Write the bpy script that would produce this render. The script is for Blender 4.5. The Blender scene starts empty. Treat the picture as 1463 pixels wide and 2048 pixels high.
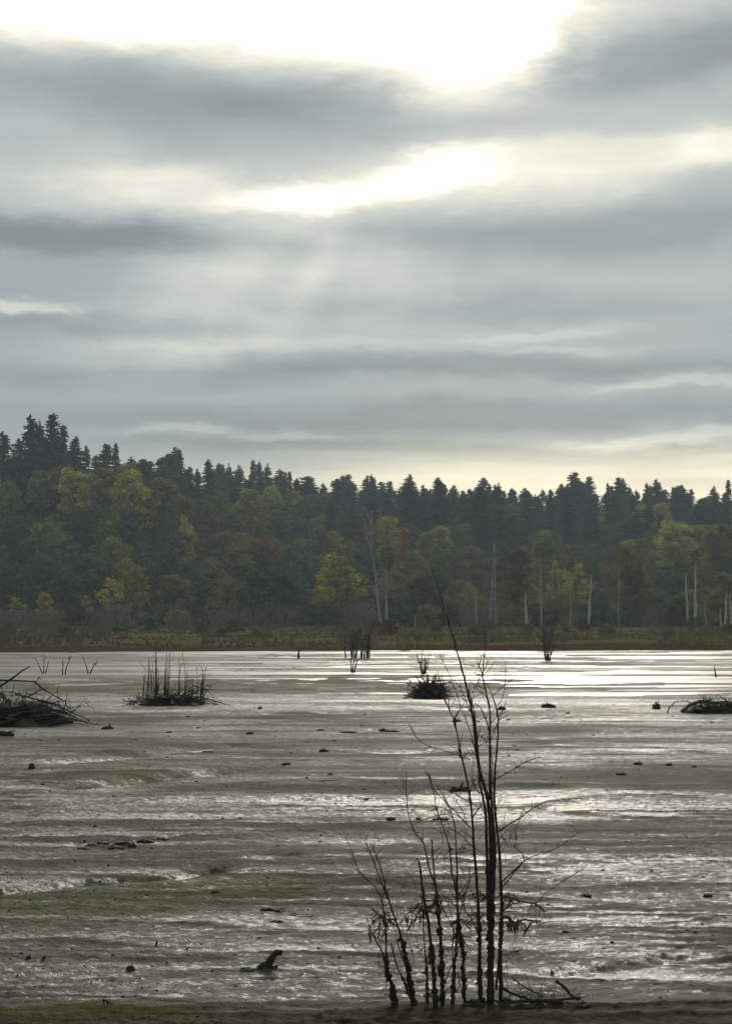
import bpy, math, random
import numpy as np
from mathutils import Vector, Matrix, noise as mnoise

random.seed(7)
R = math.radians
scene = bpy.context.scene
COL = scene.collection

# ------------------------------------------------------------------ camera
F_PX, HC, HORIZON = 3500.0, 3.0, 1240.0          # photo is 1463 x 2048
PITCH = math.atan((HORIZON - 1024.0) / F_PX)
cam_d = bpy.data.cameras.new("camera")
cam = bpy.data.objects.new("camera", cam_d)
COL.objects.link(cam)
cam.location = (0, 0, HC)
cam.rotation_euler = (math.pi / 2 + PITCH, 0, 0)
cam_d.sensor_fit = 'VERTICAL'
cam_d.sensor_height = 24.0
cam_d.lens = 24.0 * F_PX / 2048.0
cam_d.clip_start = 0.1
cam_d.clip_end = 6000
scene.camera = cam

# ------------------------------------------------------------------ render / view
scene.view_settings.view_transform = 'Standard'
scene.view_settings.look = 'None'
scene.view_settings.exposure = 0.0
scene.view_settings.gamma = 1.0
scene.view_settings.use_curve_mapping = False
cy = scene.cycles
cy.use_denoising = True
cy.max_bounces = 5
cy.diffuse_bounces = 2
cy.glossy_bounces = 2
cy.transmission_bounces = 3
cy.volume_bounces = 0
cy.transparent_max_bounces = 4
cy.sample_clamp_indirect = 4.0

# ------------------------------------------------------------------ sun
SUN_AZ, SUN_EL = R(5.0), R(23.0)
sd = bpy.data.lights.new("sun", 'SUN')
sd.energy = 1.7
sd.angle = R(9)
sd.color = (1.0, 0.92, 0.78)
sun = bpy.data.objects.new("sun", sd)
COL.objects.link(sun)
sdir = Vector((math.sin(SUN_AZ) * math.cos(SUN_EL), math.cos(SUN_AZ) * math.cos(SUN_EL), math.sin(SUN_EL)))
sun.rotation_euler = sdir.to_track_quat('Z', 'Y').to_euler()
sun.location = (0, 0, 60)


# ------------------------------------------------------------------ node helper
class NT:
    def __init__(self, tree):
        self.t = tree

    def n(self, kind, **kw):
        nd = self.t.nodes.new(kind)
        for k, v in kw.items():
            setattr(nd, k, v)
        return nd

    def put(self, sock, v):
        if hasattr(v, 'is_output'):
            self.t.links.new(v, sock)
        elif v is not None:
            sock.default_value = v

    def m(self, op, a, b=None, c=None, clamp=False):
        nd = self.n('ShaderNodeMath', operation=op)
        nd.use_clamp = clamp
        self.put(nd.inputs[0], a)
        self.put(nd.inputs[1], b)
        self.put(nd.inputs[2], c)
        return nd.outputs[0]

    def vm(self, op, a, b=None):
        nd = self.n('ShaderNodeVectorMath', operation=op)
        self.put(nd.inputs[0], a)
        self.put(nd.inputs[1], b)
        return nd.outputs['Value'] if op in ('LENGTH', 'DOT_PRODUCT') else nd.outputs['Vector']

    def mix(self, f, a, b, mode='MIX'):
        nd = self.n('ShaderNodeMix', data_type='RGBA', blend_type=mode)
        self.put(nd.inputs[0], f)
        self.put(nd.inputs[6], a)
        self.put(nd.inputs[7], b)
        return nd.outputs[2]

    def noise(self, vec, scale, detail=4, rough=0.55, out='Fac'):
        nd = self.n('ShaderNodeTexNoise')
        self.put(nd.inputs['Vector'], vec)
        nd.inputs['Scale'].default_value = scale
        nd.inputs['Detail'].default_value = detail
        nd.inputs['Roughness'].default_value = rough
        return nd.outputs[out]

    def mapr(self, v, a, b, c, d, smooth=False):
        nd = self.n('ShaderNodeMapRange')
        if smooth:
            nd.interpolation_type = 'SMOOTHSTEP'
        self.put(nd.inputs[0], v)
        for i, x in enumerate((a, b, c, d)):
            nd.inputs[i + 1].default_value = x
        return nd.outputs[0]

    def attr(self, name, out='Fac'):
        nd = self.n('ShaderNodeAttribute', attribute_name=name)
        return nd.outputs[out]


def rgb(r, g, b):
    return (r, g, b, 1.0)


# ------------------------------------------------------------------ world: overcast sky with thin gaps towards the sun
world = bpy.data.worlds.new("World")
scene.world = world
world.use_nodes = True
wt = world.node_tree
wt.nodes.clear()
W = NT(wt)
tc = W.n('ShaderNodeTexCoord')
dvec = tc.outputs['Generated']
sep = W.n('ShaderNodeSeparateXYZ')
W.put(sep.inputs[0], dvec)
dx, dy, dz = sep.outputs
az = W.m('ARCTAN2', dx, dy)
el = W.m('ARCSINE', dz)
U = W.m('MULTIPLY', az, 3.5)
V = W.m('MULTIPLY', el, 3.5)
uvn = W.n('ShaderNodeCombineXYZ')
W.put(uvn.inputs[0], U)
W.put(uvn.inputs[1], V)
uv = uvn.outputs[0]
# wobble of the cloud edges
st = W.vm('MULTIPLY', uv, (1.3, 3.6, 1.0))
nz1 = W.noise(st, 2.2, 9, 0.66, 'Color')
wob = W.vm('MULTIPLY', W.vm('SUBTRACT', nz1, (0.5, 0.5, 0.5)), (0.40, 0.105, 0.0))
uvw = W.vm('ADD', uv, wob)
# flat cloud deck seen in perspective
zc = W.m('ADD', W.m('MAXIMUM', dz, 0.0), 0.10)
pl = W.n('ShaderNodeCombineXYZ')
W.put(pl.inputs[0], W.m('MULTIPLY', W.m('DIVIDE', dx, zc), 0.50))
W.put(pl.inputs[1], W.m('DIVIDE', dy, zc))
deck = W.noise(pl.outputs[0], 1.7, 7, 0.56)
deck = W.mapr(deck, 0.32, 0.68, -1.0, 1.0)


def lobes(items):
    acc = None
    for (px, py, rx, ry, rot, amp) in items:
        mp = W.n('ShaderNodeMapping', vector_type='TEXTURE')
        W.put(mp.inputs['Vector'], uvw)
        mp.inputs['Location'].default_value = ((px - 731) / 1000.0, (1240 - py) / 1000.0, 0)
        mp.inputs['Rotation'].default_value = (0, 0, R(rot))
        mp.inputs['Scale'].default_value = (rx / 1000.0 * 1.6, ry / 1000.0 * 1.6, 1)
        g = W.n('ShaderNodeTexGradient', gradient_type='QUADRATIC_SPHERE')
        W.put(g.inputs[0], mp.outputs[0])
        # soft plateau instead of a spike
        s = W.mapr(g.outputs['Fac'], 0.0, 0.62, 0.0, amp, True)
        acc = s if acc is None else W.m('ADD', acc, s)
    return acc


BRIGHT = [  # thin cloud / openings  (px, py, half width, half height, tilt, amount)
    (420, -190, 1000, 330, 0, 2.0), (930, 40, 230, 180, -8, 1.7), (100, 40, 560, 120, 0, 0.65), (660, 80, 260, 110, -10, 0.40),
    (720, 390, 300, 38, 5, 0.40), (900, 350, 125, 55, 8, 0.40), (620, 412, 200, 28, 2, 0.32), (820, 365, 420, 80, 5, 0.15),
    (350, 398, 260, 70, -2, 0.34), (1230, 325, 420, 62, 2, 0.30), (1440, 325, 220, 42, 0, 0.28), (1050, 395, 360, 50, 4, 0.18), (100, 400, 360, 60, 0, 0.10),
    (60, 320, 280, 120, 0, 0.10), (430, 620, 300, 170, 35, 0.10), (560, 520, 240, 110, 30, 0.14), (760, 540, 200, 120, -20, 0.06),
    (30, 620, 130, 18, 0, 0.28), (1080, 672, 240, 18, 2, 0.13), (1380, 768, 240, 15, 2, 0.20), (1150, 700, 160, 10, 0, 0.10),
    (370, 855, 140, 13, 2, 0.13), (560, 862, 90, 12, 0, 0.12), (560, 693, 520, 18, 0, 0.08), (1000, 560, 500, 40, 0, 0.04), (1320, 880, 330, 18, 3, 0.22),
]
DARK = [
    (300, 200, 480, 100, -3, 0.13), (1330, 150, 360, 75, 8, 0.22), (640, 230, 420, 65, -6, 0.10),
    (120, 490, 520, 48, -1, 0.17), (700, 482, 420, 34, 0, 0.10), (1250, 478, 460, 75, 4, 0.14), (200, 655, 360, 34, 0, 0.10), (1000, 620, 600, 36, 0, 0.08),
    (950, 738, 760, 34, 0, 0.15), (300, 760, 560, 44, 0, 0.10), (1000, 830, 700, 40, 0, 0.14), (700, 888, 640, 24, -1, 0.12), (1400, 905, 160, 12, -3, 0.10), (300, 830, 400, 30, 0, 0.06),
]
br = lobes(BRIGHT)
dk = lobes(DARK)
# glow of the hidden sun
su, sv = (SUN_AZ * 3.5, SUN_EL * 3.5)
sunv = W.vm('DOT_PRODUCT', dvec, tuple(sdir))
ang = W.m('MULTIPLY', W.m('ARCCOSINE', W.m('MINIMUM', sunv, 1.0)), 3.5)
glow = W.m('EXPONENT', W.m('MULTIPLY', W.m('MULTIPLY', ang, ang), -2.2))
glow2 = W.m('EXPONENT', W.m('MULTIPLY', ang, -0.65))
base = W.m('ADD', 0.305, W.m('MULTIPLY', glow2, 0.20))
base = W.m('ADD', base, W.m('MULTIPLY', glow, 0.10))
strk = W.noise(W.vm('MULTIPLY', uvw, (1.1, 9.0, 1.0)), 1.5, 6, 0.6)
strk = W.m('MULTIPLY', W.mapr(strk, 0.3, 0.7, -1.0, 1.0), W.mapr(V, 0.2, 1.1, 1.0, 0.35))
base = W.m('MULTIPLY', base, W.m('ADD', 1.0, W.m('ADD', W.m('MULTIPLY', deck, 0.08), W.m('MULTIPLY', strk, 0.07))))
val = W.m('SUBTRACT', W.m('ADD', base, W.m('MULTIPLY', br, W.m('ADD', 1.0, W.m('ADD', W.m('MULTIPLY', deck, 0.25), W.m('MULTIPLY', strk, 0.15))))), W.m('MULTIPLY', dk, 1.0))
# faint shafts of light fanning out below the gap
du, dv = W.m('SUBTRACT', U, 0.06), W.m('SUBTRACT', V, 1.02)
fan = W.m('ARCTAN2', du, W.m('MULTIPLY', dv, -1.0))
fanv = W.n('ShaderNodeCombineXYZ')
W.put(fanv.inputs[0], fan)
shaft = W.mapr(W.noise(fanv.outputs[0], 2.6, 1, 0.4), 0.36, 0.66, 0.0, 1.0, True)
shaft = W.m('MULTIPLY', shaft, W.m('MULTIPLY', W.mapr(fan, -1.15, -0.75, 0.0, 1.0, True), W.mapr(fan, 0.0, 0.45, 1.0, 0.0, True)))
shaft = W.m('MULTIPLY', shaft, W.m('MULTIPLY', W.mapr(V, 0.86, 0.70, 0.0, 1.0, True), W.mapr(V, 0.36, 0.70, 0.0, 1.0, True)))
val = W.m('ADD', val, W.m('MULTIPLY', shaft, 0.15))
val = W.m('MULTIPLY', W.m('MAXIMUM', val, 0.12), W.mapr(dz, 0.33, 0.95, 1.0, 1.7, True))
# colour: bluish grey in the thick cloud, cream where it is thin
tint = W.mix(W.mapr(val, 0.34, 0.80, 0.0, 1.0), rgb(0.82, 0.985, 1.05), rgb(1.0, 0.985, 0.86))
cloud = W.mix(1.0, tint, rgb(1, 1, 1), 'MULTIPLY')
comb = W.n('ShaderNodeCombineXYZ')
for i in range(3):
    W.put(comb.inputs[i], val)
cloudc = W.mix(1.0, cloud, comb.outputs[0], 'MULTIPLY')
# warm strip low over the ridge, strongest to the right
low = W.m('MULTIPLY', W.mapr(V, 0.27, 0.385, 1.0, 0.0, True), W.mapr(U, -0.45, 0.45, 0.15, 1.0, True))
low = W.m('MULTIPLY', low, W.m('ADD', 0.85, W.m('MULTIPLY', deck, 0.35)))
low = W.m('MULTIPLY', low, W.mapr(az, 1.2, 2.2, 1.0, 0.0, True))
cloudc = W.mix(1.0, cloudc, W.mix(low, rgb(0, 0, 0), rgb(0.92, 0.75, 0.40)), 'ADD')
sky = W.n('ShaderNodeTexSky', sky_type='NISHITA')
sky.sun_disc = False
sky.sun_elevation = SUN_EL
sky.sun_rotation = SUN_AZ
skys = W.mix(1.0, sky.outputs[0], rgb(0.08, 0.08, 0.08), 'MULTIPLY')
final = W.mix(0.94, skys, cloudc)
bgn = W.n('ShaderNodeBackground')
W.put(bgn.inputs[0], final)
bgn.inputs[1].default_value = 1.0
wo = W.n('ShaderNodeOutputWorld')
wt.links.new(bgn.outputs[0], wo.inputs[0])
world.cycles.sampling_method = 'MANUAL'
world.cycles.sample_map_resolution = 512


# ------------------------------------------------------------------ geometry helpers
def ray(px, py):
    u, v = (px - 731.5) / F_PX, (1024.0 - py) / F_PX
    c, s = math.cos(PITCH), math.sin(PITCH)
    return Vector((u, c - v * s, s + v * c))


def at(px, py, D):
    d = ray(px, py)
    k = D / d.y
    return Vector((d.x * k, D, HC + d.z * k))


def gp(px, py, z=0.0):
    d = ray(px, py)
    k = (z - HC) / d.z
    return Vector((d.x * k, d.y * k, z))


def hash2(ix, iy, seed):
    h = (ix.astype(np.int64) * 374761393 + iy.astype(np.int64) * 668265263 + seed * 974634777) & 0x7fffffff
    h = ((h ^ (h >> 13)) * 1274126177) & 0x7fffffff
    h = (h ^ (h >> 16)) & 0x7fffffff
    return (h % 65536) / 32768.0 - 1.0


def vnoise(x, y, seed=0):
    ix, iy = np.floor(x), np.floor(y)
    fx, fy = x - ix, y - iy
    fx = fx * fx * fx * (fx * (fx * 6 - 15) + 10)
    fy = fy * fy * fy * (fy * (fy * 6 - 15) + 10)
    a = hash2(ix, iy, seed)
    b = hash2(ix + 1, iy, seed)
    c = hash2(ix, iy + 1, seed)
    d = hash2(ix + 1, iy + 1, seed)
    return (a + (b - a) * fx) * (1 - fy) + (c + (d - c) * fx) * fy


def fbm(x, y, octv=4, seed=0, gain=0.5):
    s, amp, tot = 0, 1.0, 0
    for k in range(octv):
        s = s + vnoise(x * (2 ** k) + 17.3 * k, y * (2 ** k) - 9.1 * k, seed + k) * amp
        tot += amp
        amp *= gain
    return s / tot


def sstep(a, b, x):
    t = np.clip((x - a) / (b - a), 0, 1)
    return t * t * (3 - 2 * t)


class MB:
    def __init__(self):
        self.v = []
        self.f = []

    def tube(self, pts, rad, n=5, lump=0.0):
        pts = [Vector(p) for p in pts]
        base = len(self.v)
        m = len(pts)
        for i, p in enumerate(pts):
            t = (pts[min(i + 1, m - 1)] - pts[max(i - 1, 0)])
            t = t.normalized() if t.length > 1e-9 else Vector((0, 0, 1))
            a = t.cross(Vector((0.31, 0.9, 0.2)))
            if a.length < 1e-3:
                a = t.cross(Vector((1, 0, 0)))
            a.normalize()
            b = t.cross(a)
            r = rad[i] if hasattr(rad, '__len__') else rad
            for k in range(n):
                w = 2 * math.pi * k / n
                rr = r * (1 + lump * random.uniform(-1, 1))
                self.v.append(p + a * (math.cos(w) * rr) + b * (math.sin(w) * rr))
        for i in range(m - 1):
            for k in range(n):
                q = base + i * n
                self.f.append((q + k, q + (k + 1) % n, q + n + (k + 1) % n, q + n + k))
        self.f.append(tuple(base + k for k in reversed(range(n))))
        self.f.append(tuple(base + (m - 1) * n + k for k in range(n)))
        return self

    def quad(self, c, u, w):
        b = len(self.v)
        self.v += [c - u - w, c + u - w, c + u + w, c - u + w]
        self.f.append((b, b + 1, b + 2, b + 3))

    def tri(self, a, b_, c):
        b = len(self.v)
        self.v += [a, b_, c]
        self.f.append((b, b + 1, b + 2))

    def blob(self, c, r, nseg=9, nring=6, lump=0.3, sc=(1, 1, 1), seed=0, freq=1.4):
        base = len(self.v)
        rows = []
        for i in range(nring + 1):
            th = math.pi * i / nring
            row = []
            for k in range(nseg if 0 < i < nring else 1):
                ph = 2 * math.pi * k / nseg
                d = Vector((math.sin(th) * math.cos(ph), math.sin(th) * math.sin(ph), math.cos(th)))
                q = d * freq + Vector((seed * 3.17, seed * 1.71, 5.3))
                l = 1 + lump * (mnoise.noise(q) + 0.5 * mnoise.noise(q * 2.3)) * 1.3
                self.v.append(Vector(c) + Vector((d.x * sc[0], d.y * sc[1], d.z * sc[2])) * (r * l))
                row.append(len(self.v) - 1)
            rows.append(row)
        for i in range(nring):
            a, b = rows[i], rows[i + 1]
            for k in range(nseg):
                k2 = (k + 1) % nseg
                if len(a) == 1:
                    self.f.append((a[0], b[k], b[k2]))
                elif len(b) == 1:
                    self.f.append((a[k], b[0], a[k2]))
                else:
                    self.f.append((a[k], b[k], b[k2], a[k2]))
        return self

    def mesh(self, name, mat, smooth=False):
        me = bpy.data.meshes.new(name)
        me.from_pydata([tuple(v) for v in self.v], [], self.f)
        me.materials.append(mat)
        if smooth:
            me.polygons.foreach_set('use_smooth', [True] * len(me.polygons))
        me.update()
        return me


def link(name, me, parent=None, loc=None):
    o = bpy.data.objects.new(name, me)
    COL.objects.link(o)
    if loc is not None:
        o.location = loc
    if parent is not None:
        o.parent = parent
    return o


def tag(o, label=None, cat=None, group=None, kind=None):
    if label:
        o['label'] = label
    if cat:
        o['category'] = cat
    if group:
        o['group'] = group
    if kind:
        o['kind'] = kind
    return o


def thing(name, loc, label, cat, group=None):
    o = bpy.data.objects.new(name, None)
    o.empty_display_size = 0.2
    COL.objects.link(o)
    o.location = loc
    return tag(o, label, cat, group)


def grid_mesh(name, X, Y, Z, mat, attrs=None, smooth=True):
    nr, nc = X.shape
    co = np.stack([X, Y, Z], -1).reshape(-1, 3).astype(np.float32)
    i = np.arange((nr - 1) * (nc - 1))
    r, c = i // (nc - 1), i % (nc - 1)
    a = r * nc + c
    q = np.stack([a, a + 1, a + nc + 1, a + nc], -1).astype(np.int32)
    me = bpy.data.meshes.new(name)
    me.vertices.add(len(co))
    me.vertices.foreach_set('co', co.ravel())
    me.loops.add(q.size)
    me.loops.foreach_set('vertex_index', q.ravel())
    me.polygons.add(len(q))
    me.polygons.foreach_set('loop_start', np.arange(0, q.size, 4, dtype=np.int32))
    me.polygons.foreach_set('use_smooth', np.ones(len(q), dtype=bool) if smooth else np.zeros(len(q), dtype=bool))
    for k, arr in (attrs or {}).items():
        at_ = me.attributes.new(k, 'FLOAT', 'POINT')
        at_.data.foreach_set('value', arr.reshape(-1).astype(np.float32))
    me.materials.append(mat)
    me.update(calc_edges=True)
    me.validate()
    return me


# ------------------------------------------------------------------ materials
def new_mat(name):
    m = bpy.data.materials.new(name)
    m.use_nodes = True
    t = m.node_tree
    t.nodes.clear()
    N = NT(t)
    out = N.n('ShaderNodeOutputMaterial')
    return m, N, out


def simple_mat(name, c1, c2, rough=0.85, scale=20.0, bump=0.3, bscale=60.0, spec=0.3, coord='Object'):
    m, N, out = new_mat(name)
    t = N.n('ShaderNodeTexCoord')
    v = t.outputs[coord]
    c = N.mix(N.mapr(N.noise(v, scale, 5), 0.3, 0.7, 0, 1), rgb(*c1), rgb(*c2))
    p = N.n('ShaderNodeBsdfPrincipled')
    N.put(p.inputs['Base Color'], c)
    p.inputs['Roughness'].default_value = rough
    p.inputs['Specular IOR Level'].default_value = spec
    if bump:
        b = N.n('ShaderNodeBump')
        b.inputs['Strength'].default_value = bump
        b.inputs['Distance'].default_value = 0.02
        N.put(b.inputs['Height'], N.noise(v, bscale, 4))
        N.put(p.inputs['Normal'], b.outputs[0])
    m.node_tree.links.new(p.outputs[0], out.inputs[0])
    return m


def mud_mat():
    m, N, out = new_mat('wet_mud')
    g = N.n('ShaderNodeNewGeometry')
    P = g.outputs['Position']
    wet, alg, soil = N.attr('wet'), N.attr('algae'), N.attr('soil')
    n_big = N.noise(N.vm('MULTIPLY', P, (0.35, 1.0, 1.0)), 0.9, 5, 0.6)
    n_mid = N.noise(N.vm('MULTIPLY', P, (0.75, 1.0, 1.0)), 5.0, 6, 0.62)
    n_fine = N.noise(P, 30.0, 4, 0.65)
    c = N.mix(N.mapr(n_big, 0.35, 0.65, 0, 1), rgb(0.086, 0.078, 0.058), rgb(0.165, 0.155, 0.123))
    c = N.mix(N.mapr(n_mid, 0.46, 0.64, 0.0, 0.75), c, rgb(0.050, 0.043, 0.032))
    c = N.mix(N.m('ADD', N.mapr(wet, 0.02, 0.34, 0.75, 0.0), N.mapr(n_big, 0.55, 0.7, 0.0, 0.2), clamp=True), c, rgb(0.052, 0.041, 0.029))
    spk = N.noise(P, 14.0, 5, 0.7)
    c = N.mix(N.mapr(spk, 0.54, 0.66, 0.0, 0.75), c, rgb(0.034, 0.029, 0.021))
    sc = N.mix(N.mapr(spk, 0.36, 0.62, 0, 1), rgb(0.026, 0.020, 0.011), rgb(0.092, 0.070, 0.040))
    sc = N.mix(N.mapr(n_mid, 0.50, 0.62, 0, 0.7), sc, rgb(0.042, 0.046, 0.016))
    c = N.mix(soil, c, sc)
    ac = N.mix(N.mapr(n_mid, 0.35, 0.65, 0, 1), rgb(0.060, 0.072, 0.014), rgb(0.145, 0.145, 0.030))
    af = N.m('MULTIPLY', alg, N.mapr(spk, 0.36, 0.60, 1.0, 0.15), clamp=True)
    c = N.mix(af, c, ac)
    p = N.n('ShaderNodeBsdfPrincipled')
    N.put(p.inputs['Base Color'], c)
    # thin water film: standing in the hollows of the fine relief, more of it where the flat is wet
    gl = N.noise(N.vm('MULTIPLY', P, (0.8, 1.25, 1.0)), 8.0, 7, 0.70)
    low_ = N.m('ADD', N.m('MULTIPLY', gl, 0.65), N.m('MULTIPLY', n_fine, 0.35))
    lim = N.m('ADD', N.m('MULTIPLY', wet, 0.17), 0.380)
    lim = N.m('SUBTRACT', lim, N.m('MULTIPLY', alg, 0.05))
    lim = N.m('SUBTRACT', lim, N.m('MULTIPLY', soil, 0.5))
    film = N.mapr(N.m('SUBTRACT', lim, low_), -0.03, 0.05, 0.0, 1.0, True)
    damp = N.mapr(wet, 0.0, 1.0, 0.74, 0.56)
    rgh = N.m('ADD', N.m('MULTIPLY', film, 0.37), N.m('MULTIPLY', N.m('SUBTRACT', 1.0, film), damp))
    N.put(p.inputs['Roughness'], N.m('ADD', rgh, N.m('MULTIPLY', af, 0.25), clamp=True))
    sp_ = N.m('ADD', N.mapr(film, 0.0, 1.0, 0.09, 0.48), N.m('MULTIPLY', wet, 0.14))
    N.put(p.inputs['Specular IOR Level'], N.m('MULTIPLY', sp_, N.m('MULTIPLY', N.mapr(soil, 0, 1, 1.0, 0.10), N.mapr(af, 0, 1, 1.0, 0.22))))
    h = N.m('ADD', N.m('MULTIPLY', n_mid, 1.2), N.m('MULTIPLY', n_fine, 0.55))
    h = N.m('ADD', h, N.m('MULTIPLY', N.noise(P, 75.0, 3, 0.6), 0.40))
    h = N.m('ADD', h, N.m('MULTIPLY', N.m('MAXIMUM', gl, 0.44), 1.3))
    b = N.n('ShaderNodeBump')
    b.inputs['Strength'].default_value = 1.0
    b.inputs['Distance'].default_value = 0.045
    N.put(b.inputs['Height'], h)
    N.put(p.inputs['Normal'], b.outputs[0])
    m.node_tree.links.new(p.outputs[0], out.inputs[0])
    return m


def water_mat():
    m, N, out = new_mat('shallow_water')
    g = N.n('ShaderNodeNewGeometry')
    P = g.outputs['Position']
    p = N.n('ShaderNodeBsdfPrincipled')
    p.inputs['Base Color'].default_value = rgb(0.060, 0.058, 0.045)
    gust = N.noise(N.vm('MULTIPLY', P, (0.05, 0.32, 1.0)), 1.0, 5, 0.6)
    N.put(p.inputs['Roughness'], N.mapr(gust, 0.36, 0.62, 0.34, 0.54))
    p.inputs['IOR'].default_value = 1.33
    p.inputs['Specular IOR Level'].default_value = 0.5
    b = N.n('ShaderNodeBump')
    b.inputs['Strength'].default_value = 0.5
    b.inputs['Distance'].default_value = 0.03
    h = N.m('ADD', N.noise(N.vm('MULTIPLY', P, (1.0, 2.0, 1.0)), 3.0, 4, 0.6), N.m('MULTIPLY', N.noise(P, 18.0, 3), 0.3))
    N.put(b.inputs['Height'], h)
    N.put(p.inputs['Normal'], b.outputs[0])
    m.node_tree.links.new(p.outputs[0], out.inputs[0])
    return m


def foliage_mat():
    """colour comes from each crown's own object colour"""
    m, N, out = new_mat('foliage')
    oi = N.n('ShaderNodeObjectInfo')
    g = N.n('ShaderNodeNewGeometry')
    rnd = g.outputs['Random Per Island']
    t = N.n('ShaderNodeTexCoord')
    nz = N.noise(t.outputs['Object'], 0.55, 3)
    k = N.m('ADD', N.mapr(nz, 0.3, 0.7, 0.6, 1.35), N.mapr(rnd, 0, 1, -0.3, 0.3))
    cc = N.n('ShaderNodeCombineXYZ')
    for i in range(3):
        N.put(cc.inputs[i], k)
    c = N.mix(1.0, oi.outputs['Color'], cc.outputs[0], 'MULTIPLY')
    nz2 = N.noise(t.outputs['Object'], 0.28, 3)
    c = N.mix(N.mapr(nz2, 0.48, 0.66, 0.0, 0.6), c, N.mix(1.0, c, rgb(1.75, 1.40, 0.75), 'MULTIPLY'))
    c = N.mix(N.mapr(rnd, 0.86, 1.0, 0.0, 0.5), c, N.mix(1.0, c, rgb(1.9, 1.6, 0.9), 'MULTIPLY'))
    d = N.n('ShaderNodeBsdfDiffuse')
    N.put(d.inputs[0], c)
    tr = N.n('ShaderNodeBsdfTranslucent')
    N.put(tr.inputs[0], N.mix(1.0, c, rgb(1.1, 1.1, 0.6), 'MULTIPLY'))
    mx = N.n('ShaderNodeMixShader')
    mx.inputs[0].default_value = 0.36
    m.node_tree.links.new(d.outputs[0], mx.inputs[1])
    m.node_tree.links.new(tr.outputs[0], mx.inputs[2])
    m.node_tree.links.new(mx.outputs[0], out.inputs[0])
    return m


def ground_mat(name, cols, sc=(0.05, 0.4, 1), scale=1.0):
    m, N, out = new_mat(name)
    g = N.n('ShaderNodeNewGeometry')
    P = N.vm('MULTIPLY', g.outputs['Position'], sc)
    n1 = N.noise(P, scale, 6, 0.6)
    n2 = N.noise(P, scale * 3.3, 5, 0.6)
    c = N.mix(N.mapr(n1, 0.36, 0.64, 0, 1), rgb(*cols[0]), rgb(*cols[1]))
    c = N.mix(N.mapr(n2, 0.45, 0.7, 0, 0.85), c, rgb(*cols[2]))
    if len(cols) > 3:
        c = N.mix(N.attr('bank'), c, rgb(*cols[3]))
    p = N.n('ShaderNodeBsdfDiffuse')
    N.put(p.inputs[0], c)
    m.node_tree.links.new(p.outputs[0], out.inputs[0])
    return m


def blade_mat():
    m, N, out = new_mat('marsh_blades')
    g = N.n('ShaderNodeNewGeometry')
    n1 = N.noise(N.vm('MULTIPLY', g.outputs['Position'], (0.035, 0.05, 1)), 1.0, 5, 0.65)
    c = N.mix(N.mapr(n1, 0.38, 0.62, 0, 1), rgb(0.105, 0.105, 0.042), rgb(0.220, 0.145, 0.075))
    c = N.mix(N.mapr(g.outputs['Random Per Island'], 0, 1, 0, 0.40), c, rgb(0.23, 0.19, 0.095))
    d = N.n('ShaderNodeBsdfDiffuse')
    N.put(d.inputs[0], c)
    m.node_tree.links.new(d.outputs[0], out.inputs[0])
    return m


M = dict(
    mud=mud_mat(), water=water_mat(), leaf=foliage_mat(), blade=blade_mat(),
    marsh=ground_mat('marsh_soil', [(0.095, 0.100, 0.040), (0.150, 0.115, 0.055), (0.060, 0.066, 0.030), (0.075, 0.044, 0.026)]),
    hill=ground_mat('hill_soil', [(0.018, 0.026, 0.014), (0.030, 0.032, 0.016), (0.012, 0.018, 0.010)], (0.1, 0.1, 0.1)),
    bark=simple_mat('dark_bark', (0.030, 0.024, 0.018), (0.065, 0.052, 0.038), 0.8, 25, 0.5, 90),
    wetbark=simple_mat('wet_stems', (0.020, 0.015, 0.011), (0.048, 0.036, 0.026), 0.6, 30, 0.6, 120),
    trunk=simple_mat('forest_trunk', (0.055, 0.048, 0.040), (0.11, 0.10, 0.085), 0.9, 1.2, 0.0),
    pale=simple_mat('bleached_wood', (0.30, 0.27, 0.23), (0.52, 0.49, 0.44), 0.85, 1.0, 0.0),
    greysnag=simple_mat('grey_snag', (0.24, 0.215, 0.19), (0.40, 0.37, 0.32), 0.9, 1.0, 0.0),
    greytwig=simple_mat('grey_twigs', (0.16, 0.135, 0.115), (0.26, 0.23, 0.195), 0.9, 2.0, 0.0),
    crust=simple_mat('mud_crust', (0.026, 0.021, 0.014), (0.060, 0.050, 0.034), 0.75, 40, 0.8, 130),
    clod=simple_mat('mud_clod', (0.026, 0.021, 0.014), (0.066, 0.056, 0.039), 0.7, 14, 0.8, 60),
    dryleaf=simple_mat('dry_leaf', (0.075, 0.042, 0.018), (0.19, 0.12, 0.055), 0.8, 30, 0.3, 60),
    greenleaf=simple_mat('green_leaf', (0.14, 0.24, 0.03), (0.28, 0.38, 0.05), 0.6, 20, 0.0),
    moss=simple_mat('mossy_bark', (0.020, 0.018, 0.010), (0.13, 0.17, 0.03), 0.85, 7, 0.5, 60),
)

# ------------------------------------------------------------------ mudflat
ALGAE = [  # px, py, half-width px, half-height px, amount
    (150, 1800, 420, 24, 1.0), (560, 1765, 300, 18, 0.75), (820, 1765, 160, 14, 0.6), (60, 1840, 200, 14, 0.3), (700, 1640, 170, 22, 0.55),
    (560, 1365, 330, 9, 1.2), (200, 1372, 240, 8, 0.9), (820, 1374, 140, 5, 0.9), (360, 1372, 120, 10, 0.6),
    (230, 1556, 120, 14, 0.8), (330, 1548, 130, 8, 0.5), (420, 1495, 110, 6, 0.5), (260, 1506, 120, 7, 0.5), (300, 2000, 330, 8, 0.9), (1420, 1352, 120, 4, 0.6),
    (1100, 1365, 110, 3, 0.7), (1440, 1885, 200, 30, 0.35), (1100, 1576, 420, 9, 0.35), (90, 1435, 200, 8, 0.3), (620, 1428, 460, 6, 0.45), (60, 2005, 200, 8, 0.6),
]
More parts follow.
